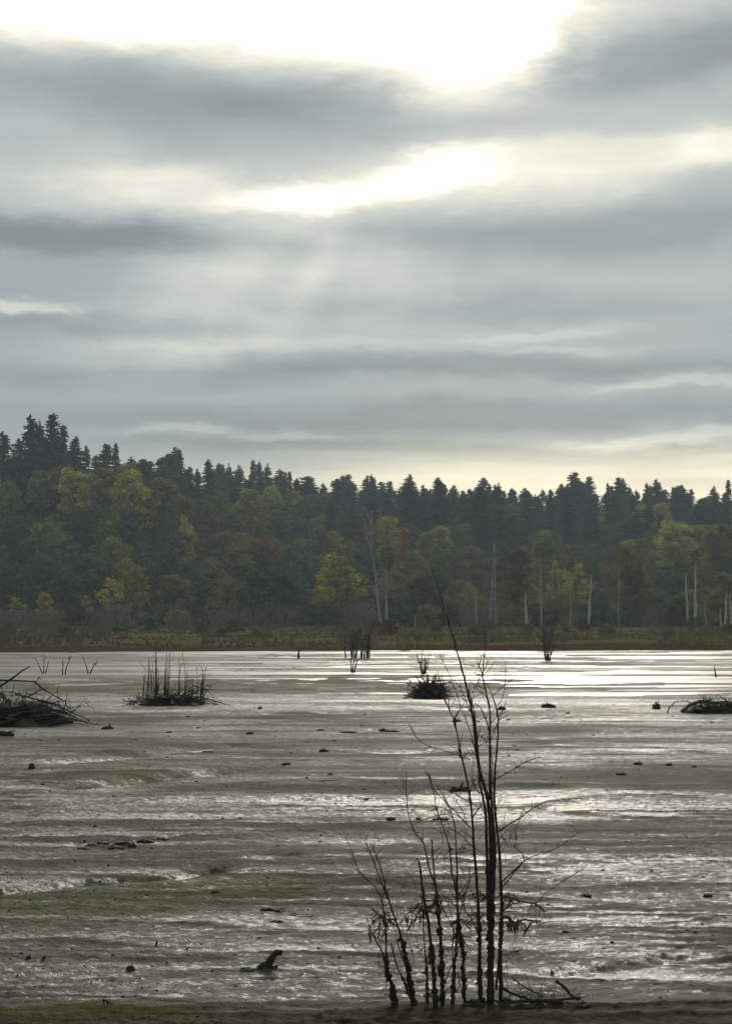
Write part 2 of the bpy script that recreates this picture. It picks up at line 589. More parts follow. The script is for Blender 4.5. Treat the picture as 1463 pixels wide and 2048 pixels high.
WET = [
    (700, 1612, 900, 26, 0.22), (250, 1640, 420, 16, 0.2), (400, 1960, 620, 45, 0.20), (560, 1850, 560, 40, 0.18), (1290, 1945, 200, 22, 0.75), (1250, 1722, 330, 8, 0.55),
    (240, 1682, 140, 8, 0.6), (730, 1676, 120, 9, 0.5), (1050, 1640, 120, 8, 0.5), (1270, 1495, 330, 22, 0.22), (530, 1712, 60, 6, 0.7),
    (205, 1570, 70, 8, 0.6), (240, 1762, 330, 10, 0.55), (1200, 1600, 360, 18, 0.20), (700, 1400, 900, 14, 0.25), (1300, 1430, 300, 14, 0.2), (360, 1470, 200, 5, 0.3), (1180, 1850, 240, 40, 0.2),
]
DRY = [
    (700, 1760, 700, 12, 0.2), (1000, 1700, 500, 14, 0.25), (480, 1520, 400, 14, 0.25), (100, 1550, 300, 10, 0.3), (1250, 1580, 400, 8, 0.3), (300, 1720, 400, 14, 0.2),
    (1050, 1548, 380, 14, 0.50), (250, 1590, 420, 12, 0.40), (700, 1545, 400, 26, 0.22), (400, 1700, 560, 34, 0.34), (150, 1475, 300, 18, 0.30), (1150, 1665, 420, 26, 0.25),
    (1000, 1468, 200, 14, 0.35), (500, 1440, 460, 12, 0.25), (120, 1880, 240, 18, 0.3), (1250, 1770, 300, 16, 0.15), (650, 1580, 300, 10, 0.2),
]
RILLS = [  # channels cut in the mud: pixel polyline, half width m, depth m
    ([(-60, 1795), (60, 1783), (150, 1773), (260, 1764), (340, 1757), (430, 1745)], 0.20, 0.10),
    ([(160, 1573), (205, 1571), (250, 1563), (300, 1556), (380, 1548), (440, 1540)], 0.50, 0.20),
    ([(120, 1524), (220, 1519), (300, 1508), (380, 1498), (460, 1490)], 0.45, 0.13),
    ([(500, 1712), (535, 1713), (580, 1717)], 0.22, 0.05),
    ([(960, 1727), (1120, 1722), (1290, 1718), (1480, 1713)], 0.12, 0.05),
    ([(1120, 1958), (1200, 1950), (1290, 1938), (1400, 1930), (1500, 1926)], 0.16, 0.05),
    ([(150, 1684), (230, 1683), (300, 1676), (380, 1671)], 0.14, 0.05),
    ([(420, 1472), (520, 1470), (640, 1466)], 0.16, 0.05),
]


def pix_of(X, Y):
    return 731.5 + F_PX * X / Y, HORIZON + F_PX * HC / Y


def spots(X, Y, items):
    PX, PY = pix_of(X, np.maximum(Y, 3.0))
    PX = PX + 60 * fbm(X * 0.9, Y * 0.5, 3, 71)
    PY = PY + 14 * fbm(X * 0.7, Y * 0.5, 3, 72)
    s = np.zeros_like(X)
    for (px, py, rx, ry, a) in items:
        s += a * np.exp(-((PX - px) / rx) ** 2 - ((PY - py) / ry) ** 2)
    return s


def rill_depth(X, Y):
    dmin = np.zeros_like(X)
    for (pl_, hw, dep) in RILLS:
        pts = [gp(*p) for p in pl_]
        best = np.full_like(X, 1e9)
        Xw = X + 0.10 * fbm(X * 2.5, Y * 2.5, 3, 33)
        Yw = Y + 0.16 * fbm(X * 2.1, Y * 2.1, 3, 34)
        for a, b in zip(pts[:-1], pts[1:]):
            ex, ey = b.x - a.x, b.y - a.y
            t = np.clip(((Xw - a.x) * ex + (Yw - a.y) * ey) / (ex * ex + ey * ey), 0, 1)
            d = np.hypot(Xw - a.x - t * ex, (Yw - a.y - t * ey))
            best = np.minimum(best, d)
        dmin = np.maximum(dmin, dep * np.exp(-(best / hw) ** 2))
    return dmin


LEDGES = [  # low scarps facing the viewer: pixel polyline, height m
    ([(-80, 1436), (250, 1433), (480, 1430), (700, 1425), (920, 1420)], 0.07), ([(430, 1748), (560, 1746), (720, 1743)], 0.035), ([(-80, 1606), (350, 1604), (800, 1605), (1100, 1608), (1540, 1603)], 0.045),
    ([(-80, 1624), (300, 1623), (720, 1626)], 0.03), ([(960, 1576), (1200, 1578), (1540, 1577)], 0.05), ([(140, 1560), (300, 1551), (480, 1540)], 0.06), ([(500, 1578), (740, 1580), (920, 1584)], 0.05),
    ([(180, 1512), (320, 1503), (520, 1494)], 0.05), ([(1000, 1665), (1250, 1662), (1540, 1655)], 0.03), ([(950, 1732), (1200, 1728), (1540, 1722)], 0.035), ([(560, 1497), (800, 1500), (1000, 1490)], 0.035),
    ([(1060, 1470), (1300, 1466), (1540, 1462)], 0.04), ([(150, 1690), (300, 1686), (480, 1684)], 0.03), ([(400, 1960), (700, 1968), (760, 1970)], 0.015), ([(1000, 1540), (1250, 1537), (1450, 1545)], 0.045), ([(0, 1650), (400, 1648), (600, 1655)], 0.02),
]


def ledges(X, Y):
    s_ = np.zeros_like(X)
    wob_ = fbm(X / 1.6, X * 0 + 0.5, 4, 61, 0.6)
    for k, (pl_, a_) in enumerate(LEDGES):
        pts = [gp(*p) for p in pl_]
        xs, ys = [p.x for p in pts], [p.y for p in pts]
        yl = np.interp(X, xs, ys) + wob_ * 0.012 * ys[0] * (1 if k % 2 else -1)
        win = sstep(xs[0], xs[0] + 0.12 * (xs[-1] - xs[0]), X) * (1 - sstep(xs[-1] - 0.15 * (xs[-1] - xs[0]), xs[-1], X))
        win = win * np.clip(0.75 + 0.9 * fbm(X / 2.2 + k * 7.7, X * 0 + k, 3, 62), 0, 1.3)
        d_ = Y - yl
        w_ = 0.006 * ys[0]
        s_ += a_ * win * np.where(d_ > 0, np.exp(-d_ / (w_ * 9)), np.exp(-(d_ / w_) ** 2))
    return s_


def ridges(X, Y):
    a_ = 1 - np.abs(fbm(X / 6.0, Y / 0.95, 4, 201, 0.55)) * 1.5
    b_ = 1 - np.abs(fbm(X / 9.0 + 4.2, Y / 2.1, 4, 211, 0.55)) * 1.5
    a_ = np.clip((a_ - 0.80) / 0.20, 0, 1) ** 1.5 * np.clip(0.3 + 1.6 * fbm(X / 3.0, Y / 2.0, 3, 221), 0, 1)
    b_ = np.clip((b_ - 0.86) / 0.14, 0, 1) ** 1.5 * np.clip(0.5 + 1.6 * fbm(X / 4.0, Y / 3.0, 3, 231), 0, 1)
    return np.maximum(a_ * (1 - sstep(26, 44, Y)), b_ * (1 - sstep(50, 80, Y)))


def mud_h(X, Y, fine=True):
    far = sstep(52, 82, Y)
    h = 0.125 * (1 - far) - 0.11
    h = h + (0.055 * (1 - far) + 0.020 * far) * fbm(X / 5.5, Y / 1.7, 3, 5)
    h = h + 0.050 * far * fbm(X / 22, Y / 3.2, 5, 15, 0.6) + 0.002 * far
    h = h + 0.05 * fbm(X / 14, Y / 5.0, 2, 25) * (1 - 0.6 * far)
    h = h - rill_depth(X, Y) + ledges(X, Y) + 0.023 * ridges(X, Y) * (0.55 + 0.45 * sstep(16, 27, Y)) + 0.05 * sstep(150, 176, Y) * fbm(X / 12, Y / 2.5, 4, 19) + 0.05 * far * np.minimum(spots(X, Y, ALGAE[5:9]), 1.0)
    # near bank of dark soil
    bank = 1 - sstep(13.35, 14.0, Y + 0.25 * fbm(X * 0.8, Y * 0.3, 3, 91))
    h = h + 0.02 * bank
    if fine:
        h = h + 0.022 * fbm(X * 1.3, Y * 2.6, 5, 45, 0.6) * (1 - 0.7 * far)
        nr_ = 1 - sstep(25, 55, Y)
        c = fbm(X * 4.5, Y * 7.0, 3, 55, 0.65)
        h = h + 0.020 * nr_ * np.maximum(c - 0.05, 0) + 0.010 * nr_ * fbm(X * 11, Y * 13, 2, 57)
        h = h + 0.035 * bank * np.maximum(fbm(X * 5, Y * 5, 3, 65), 0)
    return h


def gh(x, y):
    return float(mud_h(np.array([x]), np.array([y]))[0])


nc = 760
tt = np.linspace(-0.245, 0.245, nc - 60)
side = 0.245 * np.power(14.0, np.linspace(0.04, 1, 30))
tt = np.concatenate([-side[::-1], tt, side])
py_rows = np.linspace(1299.5, 2095, 640)
yr = F_PX * HC / (py_rows - HORIZON)
yr = np.concatenate([[182.0], yr, [11.8, 11.2, 10, 8, 5, 1.5]])
Yg, Tg = np.meshgrid(yr, tt, indexing='ij')
Xg = Tg * np.maximum(Yg, 6.0)
Zg = mud_h(Xg, Yg)
far = sstep(52, 82, Yg)
lowh = mud_h(Xg, Yg, False)
wet = 0.38 + 0.40 * fbm(Xg / 9.0, Yg / 2.1, 4, 101) + 0.14 * fbm(Xg / 1.2, Yg / 0.6, 3, 111) + 0.36 * fbm(Xg / 7.0, Yg * 15.0 / np.maximum(Yg, 8.0) ** 1.0, 4, 121, 0.6) * (1 - far) + 0.30 * fbm(Xg / 3.5, Yg / 0.42, 3, 122)
rd = ridges(Xg, Yg)
wet += 0.55 * np.clip(np.roll(rd, -6, axis=0) - rd, -1, 1) - 0.35 * rd
wet += spots(Xg, Yg, WET) - spots(Xg, Yg, DRY) + 3.0 * rill_depth(Xg, Yg)
soil = 1 - sstep(13.6, 14.0, Yg + 0.25 * fbm(Xg * 0.8, Yg * 0.3, 3, 91) + 0.10 * fbm(Xg * 5, Yg * 5, 2, 92))
alg = np.clip(1.7 * spots(Xg, Yg, ALGAE) * np.clip(0.85 + 0.9 * fbm(Xg / 1.1, Yg / 0.7, 4, 141, 0.6), 0, 1.3) + 0.9 * far * np.clip(fbm(Xg / 14, Yg / 1.6, 4, 131) - 0.12, 0, 1), 0, 1)
mud_me = grid_mesh('mud_flat', Xg, Yg, Zg, M['mud'], dict(wet=np.clip(wet, 0, 1.3), algae=alg, soil=np.clip(soil, 0, 1)))
tag(link('mud_flat', mud_me), 'grey wet tidal mudflat streaked with ridges and olive algae', kind='structure')

# shallow water lying over the far part of the flat
wy = np.linspace(56, 181, 60)
wx = np.linspace(-1, 1, 40)
WY, WX = np.meshgrid(wy, wx, indexing='ij')
water_me = grid_mesh('water', WX * WY * 2.2, WY, np.full_like(WX, -0.113), M['water'])
tag(link('water', water_me), 'bright film of shallow water over the far mudflat', kind='structure')

# water standing in the rills
for k, (pl_, hw, dep) in enumerate(RILLS[:3]):
    pts = [gp(*p) for p in pl_]
    L, Rr, Z = [], [], []
    mb = MB()
    zz = min(gh(p.x, p.y) for p in pts[1:-1]) + 0.022
    for i, p in enumerate(pts):
        a, b = pts[max(i - 1, 0)], pts[min(i + 1, len(pts) - 1)]
        t = (b - a).normalized()
        nrm = Vector((-t.y, t.x, 0)) * hw * 1.2
        mb.v += [Vector((p.x, p.y, zz)) - nrm, Vector((p.x, p.y, zz)) + nrm]
    for i in range(len(pts) - 1):
        mb.f.append((2 * i, 2 * i + 1, 2 * i + 3, 2 * i + 2))
    o = link('puddle', mb.mesh('puddle', M['water']))
    tag(o, ['narrow water-filled rill above the olive algae strip at lower left', 'small bright puddle under a dark mud lip at left', 'thin wet runnel above the bright puddle at left', 'little puddle in the dark mud left of the saplings'][k], kind='structure')

# ------------------------------------------------------------------ marsh strip and wooded hill
def marsh_h(X, Y):
    bx = Y - 174.5 - X * 0.10 + 9.0 * fbm(X / 20, Y * 0 + 3.3, 5, 7, 0.6)
    h = -0.5 + 0.65 * sstep(-7, 8, bx) + 0.55 * sstep(2, 26, bx) + 0.9 * sstep(14, 160, bx)
    return h + 0.10 * sstep(0, 6, bx) * fbm(X / 7, Y / 5, 4, 8)


def hill_h(X, Y):
    s = sstep(385, 720, Y)
    k = 25 * np.exp(-((X + 115) / 80) ** 2) * np.exp(-((Y - 535) / 95) ** 2)
    return 1.35 + 35 * s + 20 * sstep(720, 900, Y) + k + 1.5 * fbm(X / 40, Y / 40, 3, 9) * sstep(380, 450, Y)


def land_h(x, y):
    if y < 362:
        return float(marsh_h(np.array([x]), np.array([y]))[0])
    return float(hill_h(np.array([x]), np.array([y]))[0])


MX, MY = np.meshgrid(np.linspace(-260, 260, 420), np.concatenate([np.linspace(163, 200, 60), np.linspace(202, 372, 70)]))
bk = 1 - sstep(4, 16, MY - 174.5 - MX * 0.10 + 9.0 * fbm(MX / 20, MY * 0 + 3.3, 5, 7, 0.6) + 16 * fbm(MX / 14, MY / 8, 4, 17))
marsh_me = grid_mesh('marsh', MX, MY, marsh_h(MX, MY), M['marsh'], dict(bank=bk))
tag(link('marsh', marsh_me), 'strip of olive and tan salt marsh with a brown mud bank', kind='structure')
HX, HY = np.meshgrid(np.linspace(-700, 700, 140), np.linspace(358, 960, 90))
hill_me = grid_mesh('hillside', HX, HY, np.where(HY < 362, 0.6, hill_h(HX, HY)), M['hill'])
tag(link('hillside', hill_me), 'wooded hillside rising behind the marsh', kind='structure')

# marsh grass
rs = np.random.RandomState(3)
n = 26000
gx = rs.uniform(-1, 1, n)
gy = 178 + (345 - 178) * rs.uniform(0, 1, n) ** 1.0
gx = gx * gy * 0.26
gz = marsh_h(gx, gy)
clump = fbm(gx / 9, gy / 5, 3, 81)
gb = gy - 174.5 - gx * 0.10 + 9.0 * fbm(gx / 20, gy * 0 + 3.3, 5, 7, 0.6) + 16 * fbm(gx / 14, gy / 8, 4, 17)
keep = (clump > -0.10) & (gb > 5 + 6 * rs.uniform(-1, 1, n))
gx, gy, gz, clump = gx[keep], gy[keep], gz[keep], clump[keep]
n = len(gx)
hgt = 0.7 * (0.2 + 0.5 * rs.uniform(0, 1, n) ** 2) * np.clip(1 + 1.6 * fbm(gx / 6, gy / 6, 3, 83), 0.3, 2.2)
wd = rs.uniform(0.06, 0.2, n)
ln = rs.uniform(-0.25, 0.25, n)
co = np.zeros((n, 3, 3), np.float32)
co[:, 0] = np.stack([gx - wd, gy, gz - 0.05], -1)
co[:, 1] = np.stack([gx + wd, gy + rs.uniform(-.1, .1, n), gz - 0.05], -1)
co[:, 2] = np.stack([gx + ln, gy + ln * 0.5, gz + hgt], -1)
me = bpy.data.meshes.new('marsh_grass')
me.from_pydata(co.reshape(-1, 3).tolist(), [], np.arange(n * 3).reshape(-1, 3).tolist())
me.materials.append(M['blade'])
tag(link('marsh_grass', me), 'olive and tan marsh grass along the far shore', 'grass', kind='stuff')

# ------------------------------------------------------------------ tree prototypes
def rv():
    while True:
        v = Vector((random.uniform(-1, 1), random.uniform(-1, 1), random.uniform(-1, 1)))
        if 0.05 < v.length < 1:
            return v.normalized()


def conifer(h=26.0, rad=4.0, seed=0, ragged=0.35, bare=0.18, top=0.7):
    random.seed(100 + seed)
    tb = MB()
    lx = random.uniform(-0.6, 0.6)
    tb.tube([(0, 0, -1.5), (lx * 0.6, 0, h * 0.5), (lx, 0.05, h * 0.985)], [0.42, 0.24, 0.03], 6)
    lb = MB()
    lop = random.uniform(0, 6.28)
    # masses of foliage: irregular shelves along the stem
    bulge = [(random.uniform(bare, 0.9), random.uniform(0, 6.28), random.uniform(0.15, 0.45)) for k in range(9)]
    N_ = int(h * 19)
    for b in range(N_):
        f = 1 - random.random() ** 0.5 if b % 6 else random.uniform(0.7, 1.0)
        f = min(f, 0.995)
        z = h * (bare + (1 - bare) * f)
        a = random.uniform(0, 6.283)
        r0 = rad * (1 - f) ** top * (0.70 + 0.30 * min(1, f * 4 + 0.2)) + 0.16
        m0 = 1 - ragged * 0.38
        for (bf, ba, bw) in bulge:
            m0 += bw * ragged * 1.3 * math.exp(-((f - bf) / 0.06) ** 2) * max(0, math.cos(a - ba))
        ln_ = r0 * m0 * random.uniform(1 - 0.5 * ragged, 1 + 0.25 * ragged) * (1 + 0.12 * math.cos(a - lop))
        d = Vector((math.cos(a), math.sin(a), 0))
        s = Vector((-d.y, d.x, 0))
        up = 0.55 * f - 0.12 + random.uniform(-0.15, 0.15)
        ox = Vector((lx * z / h, 0, 0))
        m_ = max(2, int(ln_ / 0.8))
        seg = ln_ / m_
        for i in range(m_):
            t = (i + 0.4) / m_
            c = ox + d * (ln_ * t) + Vector((0, 0, z + ln_ * (up * t - 0.34 * t * t)))
            w = (0.34 + 0.80 * (1 - t)) * min(1.0, ln_ / 2.2 + 0.25)
            for sg in (-1, 1):
                q = s * (sg * w * random.uniform(0.6, 1.2)) + d * (seg * random.uniform(0.1, 1.0)) + Vector((0, 0, random.uniform(-0.8, 0.05) * w))
                lb.tri(c - d * seg * 0.7, c + d * seg * 0.7, c + q)
            lb.tri(c - d * seg * 0.6, c + d * seg * 0.6, c + Vector((0, 0, -random.uniform(0.4, 1.2) * w)) + s * random.uniform(-.4, .4) + d * 0.2)
        e = ox + d * ln_ + Vector((0, 0, z + ln_ * (up - 0.34)))
        lb.tri(e - s * 0.25 - d * 0.5, e + s * 0.25 - d * 0.5, e + d * random.uniform(0.1, 0.5) + Vector((0, 0, random.uniform(-0.1, 0.35))))
    for q in (Vector((0.17, 0, 0)), Vector((0, 0.17, 0))):
        tp = Vector((lx, 0, h - 1.1))
        lb.tri(tp - q, tp + q, tp + Vector((0, 0, 1.7)))
    return tb.mesh('conifer_trunk', M['trunk']), lb.mesh('conifer_crown', M['leaf']), h


def broadleaf(h=15.0, rad=4.6, seed=0, clumps=22, leaves=330, size=0.30, base=0.18, crad=1.55, loose=False):
    random.seed(300 + seed)
    tb, lb = MB(), MB()
    tb.tube([(0, 0, -1.5), (0.2, 0.1, h * 0.28), (0.1, -0.1, h * (0.5 + base * 0.5))], [0.30, 0.22, 0.12], 6)
    for k in range(clumps):
        f = (k + 0.5) / clumps
        zz = h * (base + (0.93 - base) * f)
        prof = math.sin(math.pi * (0.14 + 0.80 * f)) ** 0.7
        a = k * 2.399 + random.uniform(-0.4, 0.4)
        rr = rad * prof * random.uniform(0.35, 0.90)
        c = Vector((math.cos(a) * rr, math.sin(a) * rr, zz + random.uniform(-0.6, 0.6)))
        r = crad * random.uniform(0.6, 1.25)
        s0 = Vector((0.12, 0, max(h * 0.15, min(h * (0.4 + base * 0.5), c.z - 0.45 * rr - 1.0))))
        mid = (s0 + c) * 0.5 + Vector((0, 0, -0.3))
        tb.tube([s0, mid, c], [0.10, 0.07, 0.03], 4)
        ell = Vector((random.uniform(0.8, 1.3), random.uniform(0.8, 1.3), random.uniform(0.55, 0.85)))
        for i in range(int(leaves * random.uniform(0.7, 1.2))):
            d = rv()
            if loose:
                q = Vector((random.gauss(0, .55), random.gauss(0, .55), random.gauss(0, .5))) * r
            else:
                q = d * (r * random.uniform(0.80, 1.10) + (random.random() ** 6) * 0.6)
            q = Vector((q.x * ell.x, q.y * ell.y, q.z * ell.z))
            p = c + q
            nrm = (d + rv() * (1.2 if loose else 0.55) + Vector((0, 0, 0.35))).normalized()
            u = rv()
            u = (u - nrm * u.dot(nrm)).normalized() * size * random.uniform(0.6, 1.3)
            w = nrm.cross(u) * random.uniform(0.5, 0.9)
            b = len(lb.v)
            lb.v += [p - u, p + w * 0.8, p + u, p - w * 0.8]
            lb.f.append((b, b + 1, b + 2, b + 3))
    return tb.mesh('tree_trunk', M['trunk']), lb.mesh('tree_crown', M['leaf']), h


def branchy(h, spread, seed, stems=9, sub=5, r0=0.05, mat='greytwig', thin=0.5, name='stems', lean=0.35):
    random.seed(500 + seed)
    mb = MB()
    def grow(p, d, L, r, lvl):
        pts = [p]
        m_ = 4
        for i in range(m_):
            d = (d + rv() * 0.16 + Vector((0, 0, 0.06))).normalized()
            pts.append(pts[-1] + d * (L / m_))
        rad = [r * (1 - 0.8 * i / m_) for i in range(m_ + 1)]
        mb.tube(pts, rad, 3 if lvl else 4)
        if lvl < 2:
            for s in range(sub):
                i = random.randint(1, m_)
                dd = (d + rv() * 0.75).normalized()
                grow(pts[i], dd, L * random.uniform(0.25, 0.5), r * thin, lvl + 1)
    for s in range(stems):
        a = random.uniform(0, 6.283)
        d = Vector((math.cos(a) * lean, math.sin(a) * lean, 1)).normalized()
        grow(Vector((math.cos(a) * spread * random.random(), math.sin(a) * spread * random.random(), -0.1)), d, h * random.uniform(0.6, 1.0), r0, 0)
    return mb.mesh(name, M[mat])


CON = [conifer(26, 6.0, 1, 0.60, 0.10, 0.52), conifer(27, 5.2, 2, 0.80, 0.12, 0.42), conifer(24, 7.2, 3, 0.65, 0.06, 0.56), conifer(28, 5.6, 4, 0.85, 0.15, 0.38), conifer(22, 4.6, 5, 0.55, 0.05, 0.62),
       conifer(25, 7.6, 6, 0.75, 0.08, 0.46), conifer(27, 6.4, 7, 0.9, 0.10, 0.36), conifer(25, 5.0, 8, 0.8, 0.2, 0.5), conifer(23, 6.6, 9, 0.95, 0.12, 0.32), conifer(26, 5.8, 10, 0.9, 0.15, 0.45)]
BRD = [broadleaf(15, 4.6, 1), broadleaf(16, 4.0, 2, 24, 320), broadleaf(13, 5.2, 3, 24, 320), broadleaf(17, 4.4, 4, 26, 300), broadleaf(14, 4.2, 5, 20, 340), broadleaf(12, 4.8, 6, 20, 360)]
TAL = [broadleaf(22, 5.4, 31, 26, 330, 0.32, 0.42, 1.8), broadleaf(23, 4.6, 32, 24, 330, 0.32, 0.45, 1.7), broadleaf(21, 6.0, 33, 28, 320, 0.32, 0.48, 1.8), broadleaf(24, 5.0, 34, 30, 300, 0.32, 0.38, 1.6)]
TOP = [broadleaf(22, 3.6, 41, 18, 330, 0.28, 0.66, 1.35), broadleaf(22, 4.2, 42, 20, 330, 0.28, 0.62, 1.5)]
SPR = [broadleaf(13, 3.6, 11, 26, 90, 0.24, 0.30, 0.95, True), broadleaf(14, 2.8, 12, 26, 100, 0.23, 0.25, 0.9, True), broadleaf(12, 3.2, 13, 24, 110, 0.24, 0.22, 1.0, True)]
BSH = [branchy(5.5, 1.6, 1, 18, 7, 0.06, thin=0.62), branchy(4.5, 2.0, 2, 20, 7, 0.055, thin=0.62), branchy(6.5, 1.4, 3, 16, 7, 0.065, thin=0.62), branchy(3.6, 1.8, 4, 20, 6, 0.05, thin=0.62)]
BUSHL = [broadleaf(6, 3.2, 21, 14, 240, 0.22, 0.05, 1.25), broadleaf(5, 3.4, 22, 14, 240, 0.22, 0.05, 1.2)]

# ------------------------------------------------------------------ forest layout
LAND = [(-400, 170, 'the tall knoll firs'), (170, 300, 'the yellow marsh trees'), (300, 430, 'the mud stem clump'), (430, 600, 'the big bushy tree'),
        (600, 720, 'the sparse yellow tree'), (720, 830, 'the twin pale trunks'), (830, 920, 'the bent sapling tip'), (920, 1010, 'the slim leaning snags'),
        (1010, 1120, 'the tufted bare pole'), (1120, 1210, 'the leaning pale snag'), (1210, 1310, 'the golden tree'), (1310, 2200, 'the tall pale snags')]
ORD = ['leftmost', 'second', 'third', 'fourth', 'fifth', 'sixth', 'seventh', 'eighth', 'ninth', 'tenth', 'eleventh', 'twelfth', 'thirteenth', 'fourteenth', 'fifteenth', 'sixteenth', 'seventeenth', 'eighteenth', 'nineteenth', 'twentieth']


def nth(i):
    return 'leftmost' if i == 0 else ORD[min(i, 19)] + ' from left'

PENDING = {}


def where(px):
    for a, b, nme in LAND:
        if a <= px < b:
            return nme
    return LAND[-1][2]


def plant(name, protos, px, top, D, col, zone, word, cat, group, wfac=1.0, label=None, idx=None, hmin=5, hmax=38):
    X = (px - 731.5) / F_PX * D
    g = land_h(X, D)
    ztop = HC + (HORIZON - top) / F_PX * D
    H = ztop - g
    if H < hmin:
        return None
    H = min(H, hmax)
    if protos is BRD and H > 17.5:
        protos = TAL
    tr, cr, h0 = protos[random.randrange(len(protos)) if idx is None else idx]
    o = thing(name, (X, D, g), label or '', cat, group)
    s = H / h0
    if protos is SPR:
        wfac *= 1.4
    w = wfac * (0.55 * s + 0.45) * random.uniform(0.88, 1.12)
    o.scale = (w, w, s)
    o.rotation_euler = (0, 0, random.uniform(0, 6.28))
    link('trunk', tr, o)
    c = link('crown', cr, o)
    j = random.uniform(0.82, 1.2)
    c.color = (col[0] * j, col[1] * j, col[2] * j, 1)
    if label is None:
        PENDING.setdefault((word, zone, where(px)), []).append((px, o))
    return o


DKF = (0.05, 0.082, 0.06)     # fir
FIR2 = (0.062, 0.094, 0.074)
DKG = (0.082, 0.112, 0.05)     # dark broadleaf
MIDG = (0.165, 0.185, 0.06)
OLV = (0.32, 0.3, 0.08)
YEL = (0.32, 0.3, 0.085)
ORG = (0.36, 0.16, 0.065)
BRN = (0.18, 0.145, 0.09)
LGT = (0.32, 0.35, 0.13)

SKY_P = np.array([(-300, 880), (0, 885), (60, 860), (150, 880), (185, 892), (265, 905), (300, 925), (345, 897), (375, 907), (415, 915), (450, 937), (550, 935), (600, 937), (650, 933), (700, 955),
                  (760, 950), (850, 955), (920, 952), (990, 950), (1040, 968), (1100, 962), (1180, 945), (1215, 965), (1250, 948), (1300, 962), (1350, 968), (1400, 980), (1450, 962), (1700, 960)], float)


def skyl(px):
    return float(np.interp(px, SKY_P[:, 0], SKY_P[:, 1]))


random.seed(11)
# knoll firs
for i, (px, top) in enumerate([(-70, 880), (-30, 850), (3, 862), (38, 875), (58, 828), (79, 838), (101, 826), (126, 848), (149, 872), (22, 905), (88, 872), (112, 880), (140, 900), (62, 880)]):
    plant('fir_tree', CON, px, top, 520 + random.uniform(-14, 14), DKF, 'on the left knoll', 'dark fir', 'fir tree', 'firs on the left knoll', random.uniform(0.95, 1.2))
# ridge skyline
px = -140
while px < 1600:
    if px > 165:
        D = (585 if px < 430 else 705) + random.uniform(-22, 22)
        top = skyl(px) + 24 * mnoise.noise(Vector((px / 38.0, 1.5, 0))) + random.choice([-8, -2, 0, 4, 8, 12, 16, 20, 24, 30])
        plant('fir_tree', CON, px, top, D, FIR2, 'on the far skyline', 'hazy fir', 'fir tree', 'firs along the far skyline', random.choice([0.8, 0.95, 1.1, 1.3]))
    px += random.choice([8, 10, 13, 16, 20, 26])
px = 420
while px < 1600:
    if random.random() < 0.28:
        plant('broadleaf_tree', BRD, px, skyl(px) + random.uniform(34, 60), 625, random.choice([MIDG, DKG, OLV]), 'near the ridge top', 'rounded broadleaf', 'tree', 'rounded trees near the ridge top', random.uniform(1.0, 1.3))
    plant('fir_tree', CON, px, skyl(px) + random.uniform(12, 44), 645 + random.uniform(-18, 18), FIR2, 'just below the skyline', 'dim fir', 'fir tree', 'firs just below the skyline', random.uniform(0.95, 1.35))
    px += random.uniform(20, 34)
for (px, top) in [(400, 968), (470, 975), (620, 1018), (705, 1020), (820, 965), (846, 1000), (880, 962), (925, 990), (962, 972), (1000, 963), (1055, 1003), (1100, 990), (1135, 1002), (1180, 1010), (1230, 988), (1270, 1020),
                  (1300, 1008), (1322, 1030), (1400, 1008), (1452, 1010), (1025, 1030), (1080, 1040), (1500, 1000), (745, 1005), (660, 1000)]:
    plant('fir_tree', CON, px, top, 575 + random.uniform(-20, 20), DKF, 'on upper slope', 'dark fir', 'fir tree', 'firs on the upper slope', random.uniform(0.9, 1.3))

# broadleaf slope
P4 = np.array([(-300, 960), (0, 945), (100, 935), (150, 940), (250, 925), (330, 955), (380, 995), (430, 990), (500, 975), (560, 1010), (640, 1045), (700, 1055), (780, 1040), (890, 1050), (1000, 1062), (1090, 1065), (1160, 1082), (1250, 1075), (1340, 1045), (1440, 1048), (1700, 1045)], float)
px = -120
while px < 1580:
    top = float(np.interp(px, P4[:, 0], P4[:, 1])) + random.uniform(-6, 26)
    D = 500 + random.uniform(-20, 20) if px < 330 else 540 + random.uniform(-20, 20)
    col = random.choice([DKG, MIDG, MIDG, OLV]) if px < 620 else random.choice([DKG, MIDG, MIDG, BRN, OLV, DKG])
    if px > 1300:
        col = random.choice([MIDG, LGT, MIDG])
    plant('broadleaf_tree', BRD, px, top, D, col, 'on upper slope', {DKG: 'dark green', MIDG: 'mid green', OLV: 'olive', BRN: 'brownish', LGT: 'pale green'}[col] + ' broadleaf', 'tree', 'broadleaf trees on the slope', 1.0)
    px += random.uniform(26, 44)
for (px, top) in [(215, 955), (245, 960), (300, 968), (338, 985), (372, 1000), (405, 985), (440, 1000), (480, 1005), (560, 1020), (640, 1030), (685, 1025), (715, 1040), (910, 1035), (1140, 1040), (1240, 1035)]:
    plant('broadleaf_tree', BRD, px, top, 585 + random.uniform(-8, 8), random.choice([DKG, MIDG]), 'high on the slope', 'plain green broadleaf', 'tree', 'broadleaf trees on the slope', 1.25)
for off, D0, zone, step in ((48, 470, 'at mid slope', 40), (96, 432, 'on lower slope', 40), (140, 402, 'at slope foot', 40)):
    px = -90 + random.uniform(0, 30)
    while px < 1560:
        top = 0.55 * float(np.interp(px, P4[:, 0], P4[:, 1])) + 0.45 * 1040 + off + random.uniform(-16, 22)
        col = random.choice([DKG, DKG, MIDG, MIDG, BRN if px > 400 else DKG])
        plant('broadleaf_tree', BRD, px, top, D0 + random.uniform(-12, 12), col, zone, {DKG: 'dark green', MIDG: 'mid green', BRN: 'brownish'}[col] + ' broadleaf', 'tree', 'broadleaf trees on the slope', 1.05)
        px += random.uniform(step * 0.8, step * 1.35)
